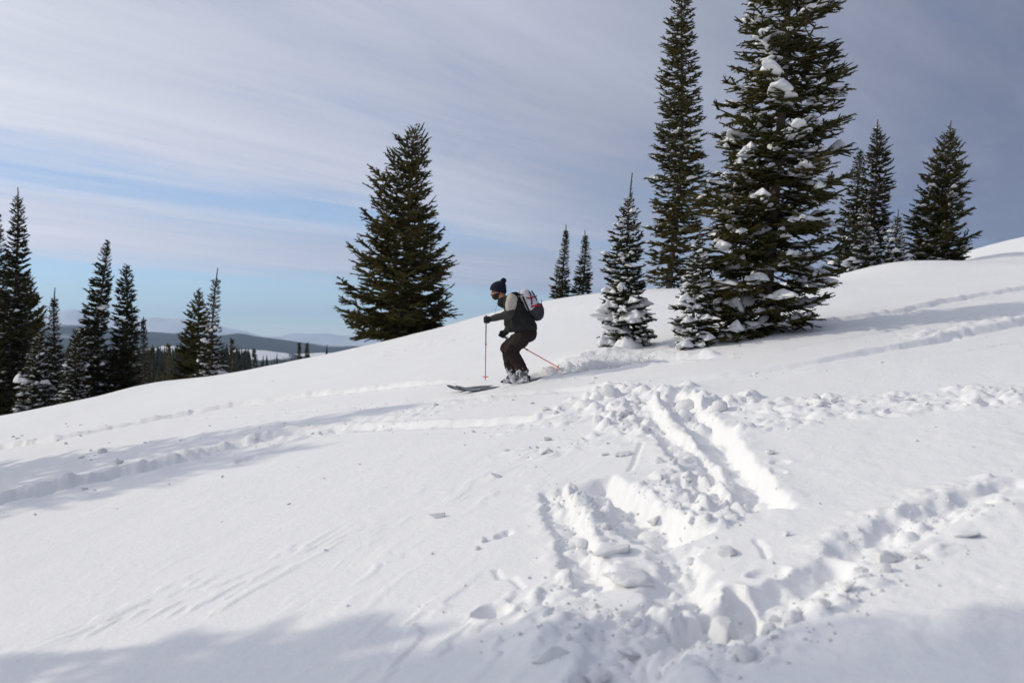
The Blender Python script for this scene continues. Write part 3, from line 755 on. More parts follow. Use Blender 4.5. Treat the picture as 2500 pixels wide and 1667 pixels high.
# ------------------------------------------------------------------ valley, hills and far mountains
def prof_px(pts, u):
    px = 1250 + u*F
    p = np.array(pts, float)
    return (833.5-np.interp(px, p[:, 0], p[:, 1]))/F
RIDGE_MID = [(-900, 800), (-300, 782), (0, 786), (146, 791), (323, 806), (443, 810), (520, 817), (577, 812), (640, 822), (720, 833), (813, 843), (1100, 852), (1800, 846), (2600, 850)]
RIDGE_FAR = [(-900, 778), (-300, 770), (0, 776), (100, 773), (177, 763), (250, 775), (323, 784), (366, 780), (437, 785), (520, 797), (565, 806), (640, 822), (900, 828), (1500, 815), (2600, 822)]
MEADOW = [(-905.0, 3350.0, 165.0, 420.0, 46.0), (-1115.0, 3200.0, 52.0, 330.0, 50.0), (-690.0, 3800.0, 130.0, 300.0, 30.0)]
def valley_z(x, y):
    u = x/y
    z = -66*(1-np.exp(-(y/2700.0)**1.3))/(1-np.exp(-1.5)) - 0.0125*np.minimum(y, 900) + (5*fbm(x/900.0, y/1200.0, 200, 3) + 2*fbm(x/120.0, y/160.0, 205, 2))*sstep(200, 900, y)
    z = np.maximum(z, -78)
    for cx, cy, rx, ry, hh in MEADOW:
        z = z + hh*np.exp(-((x-cx)/rx)**2 - ((y-cy)/ry)**2)
    zm = prof_px(RIDGE_MID, u)*7200 + 38*fbm(x/600.0, y/600.0, 210, 5)
    z = z + (zm+64)*np.exp(-((y-7200)/1500.0)**2)
    zf = prof_px(RIDGE_FAR, u)*17000 + 150*fbm(x/900.0, y/900.0, 220, 5)
    z = z + (zf+64)*np.exp(-((y-17000)/2600.0)**2)
    return z

def far_material():
    m, nt, b = new_mat('valley_ground'); N, L = nt.nodes, nt.links
    geo = N.new('ShaderNodeNewGeometry'); sep = N.new('ShaderNodeSeparateXYZ'); L.new(geo.outputs['Position'], sep.inputs[0])
    def Mth(op, a, b_=None, clamp=False):
        n = N.new('ShaderNodeMath'); n.operation = op; n.use_clamp = clamp
        for i, v in enumerate((a, b_)):
            if v is None: continue
            if isinstance(v, (int, float)): n.inputs[i].default_value = v
            else: L.new(v, n.inputs[i])
        return n.outputs[0]
    n1 = N.new('ShaderNodeTexNoise'); n1.inputs['Scale'].default_value = 0.02; n1.inputs['Detail'].default_value = 6; L.new(geo.outputs['Position'], n1.inputs['Vector'])
    n2 = N.new('ShaderNodeTexNoise'); n2.inputs['Scale'].default_value = 0.0012; n2.inputs['Detail'].default_value = 6; L.new(geo.outputs['Position'], n2.inputs['Vector'])
    wood = N.new('ShaderNodeMix'); wood.data_type = 'RGBA'; wood.inputs[6].default_value = (0.020, 0.025, 0.020, 1); wood.inputs[7].default_value = (0.055, 0.058, 0.05, 1)
    L.new(n1.outputs[0], wood.inputs[0])
    # open snow: the meadows, cleared patches, and the high peaks
    snow = Mth('MULTIPLY', Mth('SUBTRACT', n2.outputs[0], 0.61), 9.0, True)
    for cx, cy, rx, ry, hh in MEADOW:
        dx = Mth('DIVIDE', Mth('SUBTRACT', sep.outputs[0], cx), rx*1.05); dy = Mth('DIVIDE', Mth('SUBTRACT', sep.outputs[1], cy-0.25*ry), ry*0.9)
        e = Mth('ADD', Mth('MULTIPLY', dx, dx), Mth('MULTIPLY', dy, dy))
        e = Mth('ADD', e, Mth('MULTIPLY', Mth('SUBTRACT', n1.outputs[0], 0.5), 0.9))
        snow = Mth('MAXIMUM', snow, Mth('MULTIPLY', Mth('SUBTRACT', 1.0, e), 6.0, True))
    hi = Mth('MULTIPLY', Mth('SUBTRACT', Mth('ADD', sep.outputs[2], Mth('MULTIPLY', n2.outputs[0], 140.0)), 175.0), 0.02, True)
    snow = Mth('MAXIMUM', snow, hi)
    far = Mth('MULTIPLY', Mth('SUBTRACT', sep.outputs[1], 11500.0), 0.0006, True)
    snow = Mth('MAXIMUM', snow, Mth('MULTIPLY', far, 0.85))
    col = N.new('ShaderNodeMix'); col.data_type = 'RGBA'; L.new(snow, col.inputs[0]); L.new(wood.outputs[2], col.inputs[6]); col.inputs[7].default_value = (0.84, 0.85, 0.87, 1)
    L.new(col.outputs[2], b.inputs['Base Color']); b.inputs['Roughness'].default_value = 0.9; b.inputs['Specular IOR Level'].default_value = 0.1
    return m

def far_z(x, y):
    k = sstep(57, 420, y)
    return (base(x, np.minimum(y, 500)) - 0.7 - 0.02*(y-57))*(1-k) + valley_z(x, y)*k
def build_valley():
    w = np.concatenate([np.linspace(-3.0, -0.75, 26)[:-1], np.linspace(-0.75, -0.10, 170), np.linspace(-0.10, 2.2, 30)[1:]])
    ys = np.concatenate([np.geomspace(57, 2400, 50)[:-1], np.linspace(2400, 9500, 75)[:-1], np.linspace(9500, 20500, 70)])
    W, Y = np.meshgrid(w, ys); X = W*Y
    Z = far_z(X.ravel(), Y.ravel()).reshape(X.shape)
    V = np.stack([X, Y, Z], -1).reshape(-1, 3); nr, nc = X.shape
    i = np.arange(nr-1)[:, None]*nc + np.arange(nc-1)[None, :]
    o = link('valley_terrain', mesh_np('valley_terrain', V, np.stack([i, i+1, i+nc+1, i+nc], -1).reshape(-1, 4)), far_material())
    tag(o, kind='structure')
build_valley()

def build_forest():
    rng = np.random.default_rng(5)
    n = 9500
    u = -0.74 + 0.70*rng.random(n)
    y = 1/(1/330.0 + rng.random(n)**0.8*(1/4200.0-1/330.0))
    x = u*y
    keep = np.ones(n, bool)
    for cx, cy, rx, ry, hh in MEADOW:
        e = ((x-cx)/(rx*1.0))**2+((y-(cy-0.25*ry))/(ry*0.9))**2
        keep &= (e > 0.95) | (rng.random(n) < 0.02)
    keep &= (vnoise(x/90.0, y/140.0, 300) > -0.36 + 0.5*rng.random(n)*(y > 900))
    keep &= (x/y < -0.262) | (y > 2300) | (rng.random(n) < 0.05)
    x, y = x[keep], y[keep]; n = len(x)
    z = far_z(x, y)
    h = (5.0+6.0*rng.random(n)**1.3)*np.interp(y, [300, 600, 3600], [1.0, 1.15, 1.7]); r = h*(0.10+0.08*rng.random(n))
    # three jittered tiers of six-sided cones per tree
    Vs, Ts = [], []
    th = np.arange(6)*np.pi/3
    off = 0
    for t0, t1, rr in ((0.02, 0.55, 1.0), (0.32, 0.80, 0.70), (0.58, 1.0, 0.42)):
        a = th[None]+rng.random((n, 1))*6
        rad = (r*rr)[:, None]*(0.65+0.7*rng.random((n, 6)))
        ring = np.stack([x[:, None]+rad*np.cos(a), y[:, None]+rad*np.sin(a), (z+h*t0)[:, None]+h[:, None]*0.06*(rng.random((n, 6))-0.5)], -1)
        tip = np.stack([x+r*0.1*rng.normal(size=n), y, z+h*t1], -1)[:, None]
        Vs.append(np.concatenate([ring, tip], 1).reshape(-1, 3))
        b0 = off + np.arange(n)[:, None]*7
        Ts.append(np.stack([b0+np.arange(6)[None], b0+((np.arange(6)+1) % 6)[None], np.broadcast_to(b0+6, (n, 6))], -1).reshape(-1, 3))
        off += n*7
    m = simple_mat('forest', (0.026, 0.030, 0.020), 0.9, 0, 1, 0.5, 0.1, vscale=0.05)
    o = link('forest', mesh_np('forest', np.concatenate(Vs), np.concatenate(Ts)), m, smooth=False)
    tag(o, 'dark conifer forest filling the valley beyond the crest', 'forest', kind='stuff')
    return n
print('forest', build_forest())

# ------------------------------------------------------------------ the air over the valley
def build_haze():
    x0, x1, y0, y1, z0, z1 = -72000, 54000, -120, 21000, -420, 640
    V = [(x, y, z) for x in (x0, x1) for y in (y0, y1) for z in (z0, z1)]
    Fc = [(0, 1, 3, 2), (4, 6, 7, 5), (0, 4, 5, 1), (2, 3, 7, 6), (0, 2, 6, 4), (1, 5, 7, 3)]
    m = bpy.data.materials.new('haze'); m.use_nodes = True; nt = m.node_tree; nt.nodes.clear()
    pv = nt.nodes.new('ShaderNodeVolumePrincipled'); pv.inputs['Color'].default_value = (0.50, 0.71, 1.0, 1); pv.inputs['Density'].default_value = 6.0e-5; pv.inputs['Anisotropy'].default_value = 0.1
    out = nt.nodes.new('ShaderNodeOutputMaterial'); nt.links.new(pv.outputs[0], out.inputs['Volume'])
    me = bpy.data.meshes.new('haze'); me.from_pydata(V, [], Fc); me.update()
    o = link('haze', me, m, smooth=False)
    tag(o, 'thin blue air lying over the far valley', 'haze', kind='stuff')
build_haze()

# ------------------------------------------------------------------ the skier
def sd_cap(P, a, b, r0, r1):
    a = np.array(a, float); b = np.array(b, float); ab = b-a
    h = np.clip(((P-a)@ab)/max(ab@ab, 1e-9), 0, 1)
    return np.linalg.norm(P-a-h[..., None]*ab, axis=-1) - (r0+(r1-r0)*h)
def sd_ell(P, c, r, tilt=0.0):
    q = P-np.array(c, float)
    if tilt:
        ca, sa = math.cos(tilt), math.sin(tilt)
        q = np.stack([q[..., 0]*ca+q[..., 2]*sa, q[..., 1], -q[..., 0]*sa+q[..., 2]*ca], -1)
    r = np.array(r, float); k0 = np.linalg.norm(q/r, axis=-1); k1 = np.linalg.norm(q/(r*r), axis=-1)
    return k0*(k0-1)/np.maximum(k1, 1e-6)
def smin(a, b, k=0.03):
    h = np.clip(0.5+0.5*(b-a)/k, 0, 1)
    return b+(a-b)*h-k*h*(1-h)
def sunion(L, k=0.03):
    d = L[0]
    for e in L[1:]: d = smin(d, e, k)
    return d
def plane_cut(P, a, b):
    """half space test in the side view: positive below the line a->b (a left of b), seen from the camera"""
    ax, az = a[0], a[2]; bx, bz = b[0], b[2]
    n = math.hypot(bx-ax, bz-az)
    return -((bx-ax)*(P[..., 2]-az)-(bz-az)*(P[..., 0]-ax))/n
def surf_nets(f, lo, hi, h):
    lo = np.array(lo, float); n = np.ceil((np.array(hi)-lo)/h).astype(int)+1
    ax = [lo[i]+h*np.arange(n[i]) for i in range(3)]
    G = np.stack(np.meshgrid(*ax, indexing='ij'), -1)
    D = f(G); ins = D < 0
    nx, ny, nz = n
    cs = np.zeros((nx-1, ny-1, nz-1)); acc = np.zeros((nx-1, ny-1, nz-1, 3))
    corners = [(i, j, k) for i in (0, 1) for j in (0, 1) for k in (0, 1)]
    def sl(c): return (slice(c[0], nx-1+c[0]), slice(c[1], ny-1+c[1]), slice(c[2], nz-1+c[2]))
    for a in corners:
        for ax_ in range(3):
            if a[ax_]: continue
            b = list(a); b[ax_] = 1
            da, db = D[sl(a)], D[sl(tuple(b))]
            m = (da < 0) != (db < 0)
            t = np.where(m, da/np.where(m, da-db, 1), 0)
            p = np.zeros(da.shape+(3,)); p[..., 0] = a[0]; p[..., 1] = a[1]; p[..., 2] = a[2]
            p[..., ax_] += t
            acc += np.where(m[..., None], p, 0); cs += m
    act = cs > 0
    idx = -np.ones(act.shape, int); idx[act] = np.arange(act.sum())
    cell = np.argwhere(act)
    V = lo + h*(cell + acc[act]/cs[act][:, None])
    Fs = []
    for ax_ in range(3):
        o1, o2 = [i for i in range(3) if i != ax_]
        A = [slice(0, n[i]) for i in range(3)]; B = list(A)
        A[ax_] = slice(0, n[ax_]-1); B[ax_] = slice(1, n[ax_])
        ch = ins[tuple(A)] != ins[tuple(B)]
        e = np.argwhere(ch)
        ok = (e[:, o1] > 0) & (e[:, o2] > 0) & (e[:, o1] < n[o1]-1) & (e[:, o2] < n[o2]-1)
        e = e[ok]
        def c(d1, d2):
            q = e.copy(); q[:, o1] += d1; q[:, o2] += d2
            return idx[q[:, 0], q[:, 1], q[:, 2]]
        quad = np.stack([c(-1, -1), c(0, -1), c(0, 0), c(-1, 0)], -1)
        sgn = ins[e[:, 0], e[:, 1], e[:, 2]]
        if ax_ == 1: sgn = ~sgn
        quad[~sgn] = quad[~sgn][:, ::-1]
        Fs.append(quad)
    return V, np.concatenate(Fs)

SK = gp(1270.4, 932.8); SKY = SK[1]; KX = F*4.355/SKY
SO = Vector((SK[0], SK[1], base(SK[0], SK[1]) + 0.0))
SO.z = (833.5-932.8)/F*SKY
def c3(cx, cz, y=0.0):
    return ((cx-960)/KX, y, (1275-cz)/KX)
def cloth_noise(P, amp, sc_):
    return amp*(vnoise(P[..., 0]*sc_+P[..., 2]*sc_*0.6, P[..., 2]*sc_*0.8+P[..., 1]*sc_*1.2, 401) + 0.5*vnoise(P[..., 0]*sc_*2.2-P[..., 2]*sc_, P[..., 1]*sc_*2+P[..., 2]*sc_, 402))

M_skin = simple_mat('skin', (0.46, 0.235, 0.15), 0.5, 0, 1, 0.12, 0.35, vscale=30)
M_beard = simple_mat('beard', (0.045, 0.026, 0.017), 0.8, 0.004, 200)
M_beanie = simple_mat('navy_knit', (0.007, 0.010, 0.022), 0.95, 0.005, 160, 0.3)
M_jacket = simple_mat('jacket_cloth', (0.019, 0.020, 0.019), 0.85, 0.004, 70, 0.3, 0.15)
M_jacket2 = simple_mat('jacket_sleeve_cloth', (0.046, 0.045, 0.042), 0.85, 0.004, 70, 0.25, 0.15)
M_beige = simple_mat('beige_cloth', (0.42, 0.385, 0.335), 0.85, 0.004, 60, 0.08, 0.2)
M_glove = simple_mat('black_glove', (0.012, 0.013, 0.015), 0.7, 0.002, 90, 0.2)
M_lens = simple_mat('dark_lens', (0.02, 0.02, 0.025), 0.12, spec=0.6)
M_orange = simple_mat('orange_pole', (0.78, 0.15, 0.035), 0.4, 0, 1, 0.1)
M_basket = simple_mat('orange_basket', (0.85, 0.20, 0.09), 0.5)
M_shaft = simple_mat('grey_shaft', (0.07, 0.075, 0.085), 0.35, metal=0.3)
M_black = simple_mat('black_web', (0.012, 0.013, 0.017), 0.8)
M_red = simple_mat('red_web', (0.42, 0.012, 0.02), 0.7)
M_packw = simple_mat('white_pack_cloth', (0.54, 0.53, 0.57), 0.6, 0.004, 40, 0.08)
M_packd = simple_mat('charcoal_pack_cloth', (0.026, 0.028, 0.034), 0.75, 0.004, 50, 0.25)
M_teal = simple_mat('teal_cord', (0.02, 0.30, 0.34), 0.6)
M_yellow = simple_mat('yellow_tag', (0.65, 0.50, 0.02), 0.6)
M_jacket.node_tree.nodes['Bump'].inputs['Distance'].default_value = 0.02
M_jacket.node_tree.nodes['Bump'].inputs['Strength'].default_value = 0.6
def dusted(name, col, amount, zs):
    """dark cloth or plastic with snow stuck to it"""
    m, nt, b = new_mat(name); N, L = nt.nodes, nt.links
    tc = N.new('ShaderNodeTexCoord'); n = N.new('ShaderNodeTexNoise'); n.inputs['Scale'].default_value = 22; n.inputs['Detail'].default_value = 6; n.inputs['Roughness'].default_value = 0.7
    L.new(tc.outputs['Object'], n.inputs['Vector'])
    sep = N.new('ShaderNodeSeparateXYZ'); L.new(tc.outputs['Object'], sep.inputs[0])
    mr = N.new('ShaderNodeMapRange'); mr.inputs[1].default_value = zs[0]; mr.inputs[2].default_value = zs[1]; mr.inputs[3].default_value = amount; mr.inputs[4].default_value = -0.35; L.new(sep.outputs[2], mr.inputs[0])
    ad = N.new('ShaderNodeMath'); ad.operation = 'ADD'; L.new(n.outputs[0], ad.inputs[0]); L.new(mr.outputs[0], ad.inputs[1])
    cr = N.new('ShaderNodeValToRGB'); cr.color_ramp.elements[0].position = 0.52; cr.color_ramp.elements[0].color = (*col, 1); cr.color_ramp.elements[1].position = 0.66; cr.color_ramp.elements[1].color = (0.78, 0.80, 0.84, 1)
    L.new(ad.outputs[0], cr.inputs[0]); L.new(cr.outputs[0], b.inputs['Base Color']); b.inputs['Roughness'].default_value = 0.8; b.inputs['Specular IOR Level'].default_value = 0.15
    bp = N.new('ShaderNodeBump'); bp.inputs['Distance'].default_value = 0.006; L.new(n.outputs[0], bp.inputs['Height']); L.new(bp.outputs[0], b.inputs['Normal'])
    return m
M_trousers = dusted('brown_trousers', (0.023, 0.015, 0.0135), 0.16, (0.10, 0.34))
M_boot = dusted('grey_boots', (0.11, 0.105, 0.10), 0.22, (-0.1, 0.45))

def organic(name, f, lo, hi, h, mat, parent=None):
    V, Q = surf_nets(f, lo, hi, h)
    me = mesh_np(name, V, Q)
    o = link(name, me, mat, parent)
    if parent is None: o.location = SO
    return o

NEAR, FAR = -1, 1
J = dict(
    sh={NEAR: c3(868, 402, -.185), FAR: c3(855, 402, .185)}, el={NEAR: c3(846, 556, -.25), FAR: c3(880, 590, .26)}, wr={NEAR: c3(668, 604, -.215), FAR: c3(808, 742, .20)},
    hip={NEAR: c3(1012, 770, -.095), FAR: c3(1000, 770, .095)}, kn={NEAR: c3(872, 934, -.12), FAR: c3(812, 922, .12)}, an={NEAR: c3(984, 1180, -.12), FAR: c3(876, 1190, .12)},
    toe={NEAR: c3(880, 1262, -.12), FAR: c3(800, 1272, .12)}, heel={NEAR: c3(1008, 1252, -.12), FAR: c3(905, 1255, .12)})

def head_f(P):
    d = sd_ell(P, c3(730, 288), (0.097, 0.076, 0.105), -0.15)
    d = smin(d, sd_ell(P, c3(700, 352), (0.060, 0.056, 0.062), 0.35), 0.03)
    d = smin(d, sd_cap(P, c3(664, 318), c3(651, 341), 0.010, 0.013), 0.014)              # nose
    d = smin(d, sd_cap(P, c3(664, 363, -.014), c3(664, 363, .014), 0.009, 0.009), 0.010)  # lips
    d = smin(d, sd_cap(P, c3(664, 303, -.03), c3(664, 303, .03), 0.010, 0.010), 0.014)    # brow
    for s in (-1, 1):
        d = smin(d, sd_ell(P, c3(752, 330, s*0.076), (0.014, 0.010, 0.028), -0.2), 0.008)  # ear
        d = np.maximum(d, -sd_ell(P, c3(660, 317, s*0.033), (0.010, 0.014, 0.009)))       # eye socket
    return d
def body_f(P):
    L = [head_f(P), sd_cap(P, c3(752, 350), c3(815, 430), 0.056, 0.064)]
    L += [sd_cap(P, c3(870, 440, s*.07), c3(985, 680, s*.05), 0.105, 0.10) for s in (-1, 1)]
    for s in (-1, 1):
        L += [sd_cap(P, J['sh'][s], J['el'][s], 0.050, 0.040), sd_cap(P, J['el'][s], J['wr'][s], 0.038, 0.028),
              sd_cap(P, J['hip'][s], J['kn'][s], 0.085, 0.058), sd_cap(P, J['kn'][s], J['an'][s], 0.055, 0.040), sd_cap(P, J['heel'][s], J['toe'][s], 0.028, 0.022)]
    return sunion(L, 0.02)
person = organic('person', body_f, (-.5, -.36, -.04), (.30, .36, 1.46), 0.0115, M_skin)
tag(person, 'crouching skier gliding left in navy bobble hat, dark jacket and brown trousers', 'person')

def jacket_f(P):
    L = [sd_cap(P, c3(872, 452, s*.085), c3(972, 668, s*.075), 0.128, 0.150) for s in (-1, 1)]
    L += [sd_cap(P, c3(960, 480, s*.08), c3(1050, 690, s*.07), 0.085, 0.115) for s in (-1, 1)]
    L += [sd_cap(P, c3(850, 600), c3(868, 700), 0.095, 0.085)]
    L += [sd_cap(P, c3(862, 412, s*.12), c3(868, 420, s*.16), 0.085, 0.07) for s in (-1, 1)]
    d = sunion(L, 0.05) + cloth_noise(P, 0.024, 9.0) + cloth_noise(P, 0.012, 24.0)
    d = np.maximum(d, plane_cut(P, c3(800, 752), c3(1150, 722)))
    return d
organic('jacket', jacket_f, (-.34, -.33, .62), (.34, .33, 1.28), 0.0105, M_jacket, person)
def collar_f(P):
    d = sd_cap(P, c3(778, 430), c3(800, 360), 0.072, 0.062)
    d = smin(d, sd_cap(P, c3(738, 446), c3(775, 400), 0.032, 0.05), 0.03)
    d = smin(d, sd_cap(P, c3(800, 420), c3(840, 440), 0.085, 0.11), 0.04)
    d = np.maximum(d, -sd_cap(P, c3(735, 300), c3(765, 372), 0.085, 0.045))
    return np.maximum(d + cloth_noise(P, 0.010, 14), plane_cut(P, c3(900, 340), c3(680, 395)))
organic('collar', collar_f, (-.40, -.20, 1.05), (.02, .20, 1.32), 0.008, M_jacket, person)
for s in (NEAR, FAR):
    sh, el, wr = [np.array(J[k][s]) for k in ('sh', 'el', 'wr')]
    ud = (el-sh)/np.linalg.norm(el-sh)
    def up_f(P, sh=sh, el=el, ud=ud):
        d = sd_cap(P, sh, el, 0.079, 0.064) + cloth_noise(P, 0.016, 13)
        return np.maximum(d, (P-el)@(ud*0.90+np.array([0.42, 0, 0]))+0.030)
    organic('sleeve', up_f, np.minimum(sh, el)-.12, np.maximum(sh, el)+.12, 0.008, M_beige, person)
    def fo_f(P, el=el, wr=wr, sh=sh, ud=ud):
        d = sd_cap(P, el, wr, 0.062, 0.040)
        d = smin(d, sd_cap(P, el-ud*0.045, el, 0.060, 0.060), 0.03)
        return d + cloth_noise(P, 0.014, 16)
    organic('sleeve', fo_f, np.minimum(el, wr)-.12, np.maximum(el, wr)+.12, 0.008, M_jacket2, person)
def trousers_f(P):
    L = [sd_ell(P, c3(1030, 745), (0.145, 0.175, 0.12)), sd_cap(P, c3(1055, 770, -.06), c3(1055, 770, .06), 0.105, 0.105)]
    for s in (-1, 1):
        hip, kn, an = [np.array(J[k][s]) for k in ('hip', 'kn', 'an')]
        L += [sd_cap(P, hip, kn, 0.118, 0.090)]
    d = sunion(L, 0.03)
    for s in (-1, 1):
        kn, an = np.array(J['kn'][s]), np.array(J['an'][s])
        d = smin(d, sd_cap(P, kn, an+np.array([0, 0, .02]), 0.088, 0.084), 0.02)
    return d + cloth_noise(P, 0.030, 8.0) + cloth_noise(P, 0.018, 19.0)
organic('trousers', trousers_f, (-.42, -.34, .02), (.34, .34, .92), 0.0115, M_trousers, person)
for s in (NEAR, FAR):
    an, he, to = [np.array(J[k][s]) for k in ('an', 'heel', 'toe')]
    def boot_f(P, an=an, he=he, to=to):
        d = sd_cap(P, an+np.array([0, 0, .01]), he*0.7+an*0.3, 0.072, 0.060)
        d = smin(d, sd_cap(P, he+np.array([0, 0, .012]), to+np.array([0, 0, .006]), 0.048, 0.040), 0.03)
        for q in (0.25, 0.55, 0.85):                                                   # buckles
            b0 = an*(1-q)+(he*0.4+to*0.6)*q
            d = smin(d, sd_cap(P, b0+np.array([-.045, -.045, .02]), b0+np.array([-.045, .045, .02]), 0.012, 0.012), 0.01)
        return np.maximum(d + cloth_noise(P, 0.012, 20), -(P[..., 2]-min(he[2], to[2])+0.035))
    organic('boot', boot_f, np.minimum(np.minimum(an, he), to)-.12, np.maximum(np.maximum(an, he), to)+.12, 0.008, M_boot, person)
def hat_f(P):
    d = sd_ell(P, c3(726, 280), (0.114, 0.094, 0.098), -0.12)
    d = smin(d, sd_ell(P, c3(752, 240), (0.060, 0.060, 0.045)), 0.05)
    cut = plane_cut(P, c3(640, 294), c3(800, 335))
    d = np.maximum(d, cut)
    band = np.maximum(sd_ell(P, c3(724, 300), (0.121, 0.099, 0.112), -0.12), np.maximum(cut, -(cut+0.055)))
    return smin(d, band, 0.01) + 0.0012*np.sin(np.arctan2(P[..., 1], P[..., 0]-c3(730, 0)[0])*46)
hat = organic('beanie', hat_f, (-.46, -.13, 1.22), (-.17, .13, 1.47), 0.0065, M_beanie, person)
def pom_f(P):
    q = P-np.array(c3(780, 200)); r = np.linalg.norm(q, axis=-1)
    return r-0.044-0.008*vnoise(q[..., 0]*90+q[..., 1]*50, q[..., 2]*90-q[..., 1]*60, 410)
organic('pom_pom', pom_f, np.array(c3(780, 200))-.07, np.array(c3(780, 200))+.07, 0.006, M_beanie, hat)
def beard_f(P):
    d = head_f(P) - 0.006 + 0.004*vnoise(P[..., 0]*120+P[..., 1]*70, P[..., 2]*120, 415)
    d = np.maximum(d, -plane_cut(P, c3(640, 349), c3(762, 318)))                        # below the cheekbone
    d = np.maximum(d, P[..., 0]-c3(744, 0)[0])                                          # in front of the ear
    return np.maximum(d, -sd_cap(P, c3(655, 365, -.014), c3(655, 365, .014), 0.012, 0.012))
organic('beard', beard_f, (-.44, -.10, 1.13), (-.24, .10, 1.31), 0.0055, M_beard, person)
def glass_f(P):
    d = 1e3*np.ones(P.shape[:-1])
    for s in (-1, 1):
        d = np.minimum(d, sd_ell(P, c3(661, 317, s*0.034), (0.009, 0.026, 0.015)))
        d = np.minimum(d, sd_cap(P, c3(664, 314, s*0.058), c3(745, 322, s*0.082), 0.0045, 0.0045))
    return np.minimum(d, sd_cap(P, c3(655, 315, -.01), c3(655, 315, .01), 0.005, 0.005))
organic('sunglasses', glass_f, (-.45, -.11, 1.24), (-.27, .11, 1.33), 0.004, M_lens, person)

def tube(name, pts, r, mat, parent=None, sides=6):
    P = np.array(pts, float)[None]; rr = np.full((1, len(pts)), r) if np.isscalar(r) else np.array(r, float)[None]
    V, Q = tubes(P, rr, sides)
    n = len(V); V = np.concatenate([V, P[0, :1], P[0, -1:]])
    T = [(i, (i+1) % sides, n) for i in range(sides)] + [(n-1-i, n-1-(i+1) % sides, n+1) for i in range(sides)]
    me = bpy.data.meshes.new(name); me.from_pydata([tuple(v) for v in V], [], [tuple(q) for q in Q]+T); me.update()
    o = link(name, me, mat, parent)
    if parent is None: o.location = SO
    return o

def fist_f(P, ctr, axis, wrist):
    """gloved hand closed round a stick: palm, four curled fingers of different reach, thumb"""
    az = np.array(axis, float); az /= np.linalg.norm(az)
    ax = np.array(wrist, float)-np.array(ctr, float); ax -= az*(ax@az); ax /= np.linalg.norm(ax)
    ay = np.cross(az, ax)
    q = P-np.array(ctr, float); q = np.stack([q@ax, q@ay, q@az], -1)
    L = [sd_cap(q, (.030, -.012, -.026), (.030, -.012, .026), .025, .027), sd_cap(q, (.026, .004, -.02), (.052, 0, 0), .024, .026)]
    for i, zz in enumerate((-.034, -.012, .011, .033)):
        rch = (.86, .96, 1.0, .92)[i]
        pts = [(.030, -.030, zz), (.002, -.036*rch, zz), (-.026*rch, -.020, zz), (-.027*rch, .012, zz), (-.006, .027*rch, zz)]
        for a, b in zip(pts[:-1], pts[1:]): L.append(sd_cap(q, a, b, .0125, .0115))
    for a, b in zip([(.038, .010, .028), (.018, .030, .036)], [(.018, .030, .036), (-.010, .030, .026)]): L.append(sd_cap(q, a, b, .014, .012))
    return sunion(L, 0.006)
gn = np.array(c3(601, 616, -.215)); pole_n_axis = np.array(c3(600, 560, -.215))-np.array(c3(592, 1250, -.215))
def glove_n(P): return smin(fist_f(P, gn, pole_n_axis, J['wr'][NEAR]), sd_cap(P, np.array(J['wr'][NEAR])+np.array([.02, 0, 0]), gn+np.array([.05, 0, .004]), 0.040, 0.030), 0.015)
organic('glove', glove_n, gn-.1, np.maximum(gn+.1, np.array(J['wr'][NEAR])+.05), 0.0055, M_glove, person)
gf = np.array(c3(762, 772, .20)); pole_f_axis = np.array(c3(720, 752, .20))-np.array(c3(1372, 1124, .20))
wf = np.array(J['wr'][FAR])
def glove_f(P): return smin(fist_f(P, gf, pole_f_axis, wf+np.array([0, 0, .02])), sd_cap(P, wf, gf+(wf-gf)*0.5, 0.042, 0.034), 0.02)
organic('glove', glove_f, np.minimum(gf, wf)-.1, np.maximum(gf, wf)+.1, 0.0055, M_glove, person)
tube('drawcord', [c3(706, 462, -.03), c3(700, 500, -.035), c3(690, 545, -.04), c3(684, 575, -.04)], 0.0022, M_black, person, 4)

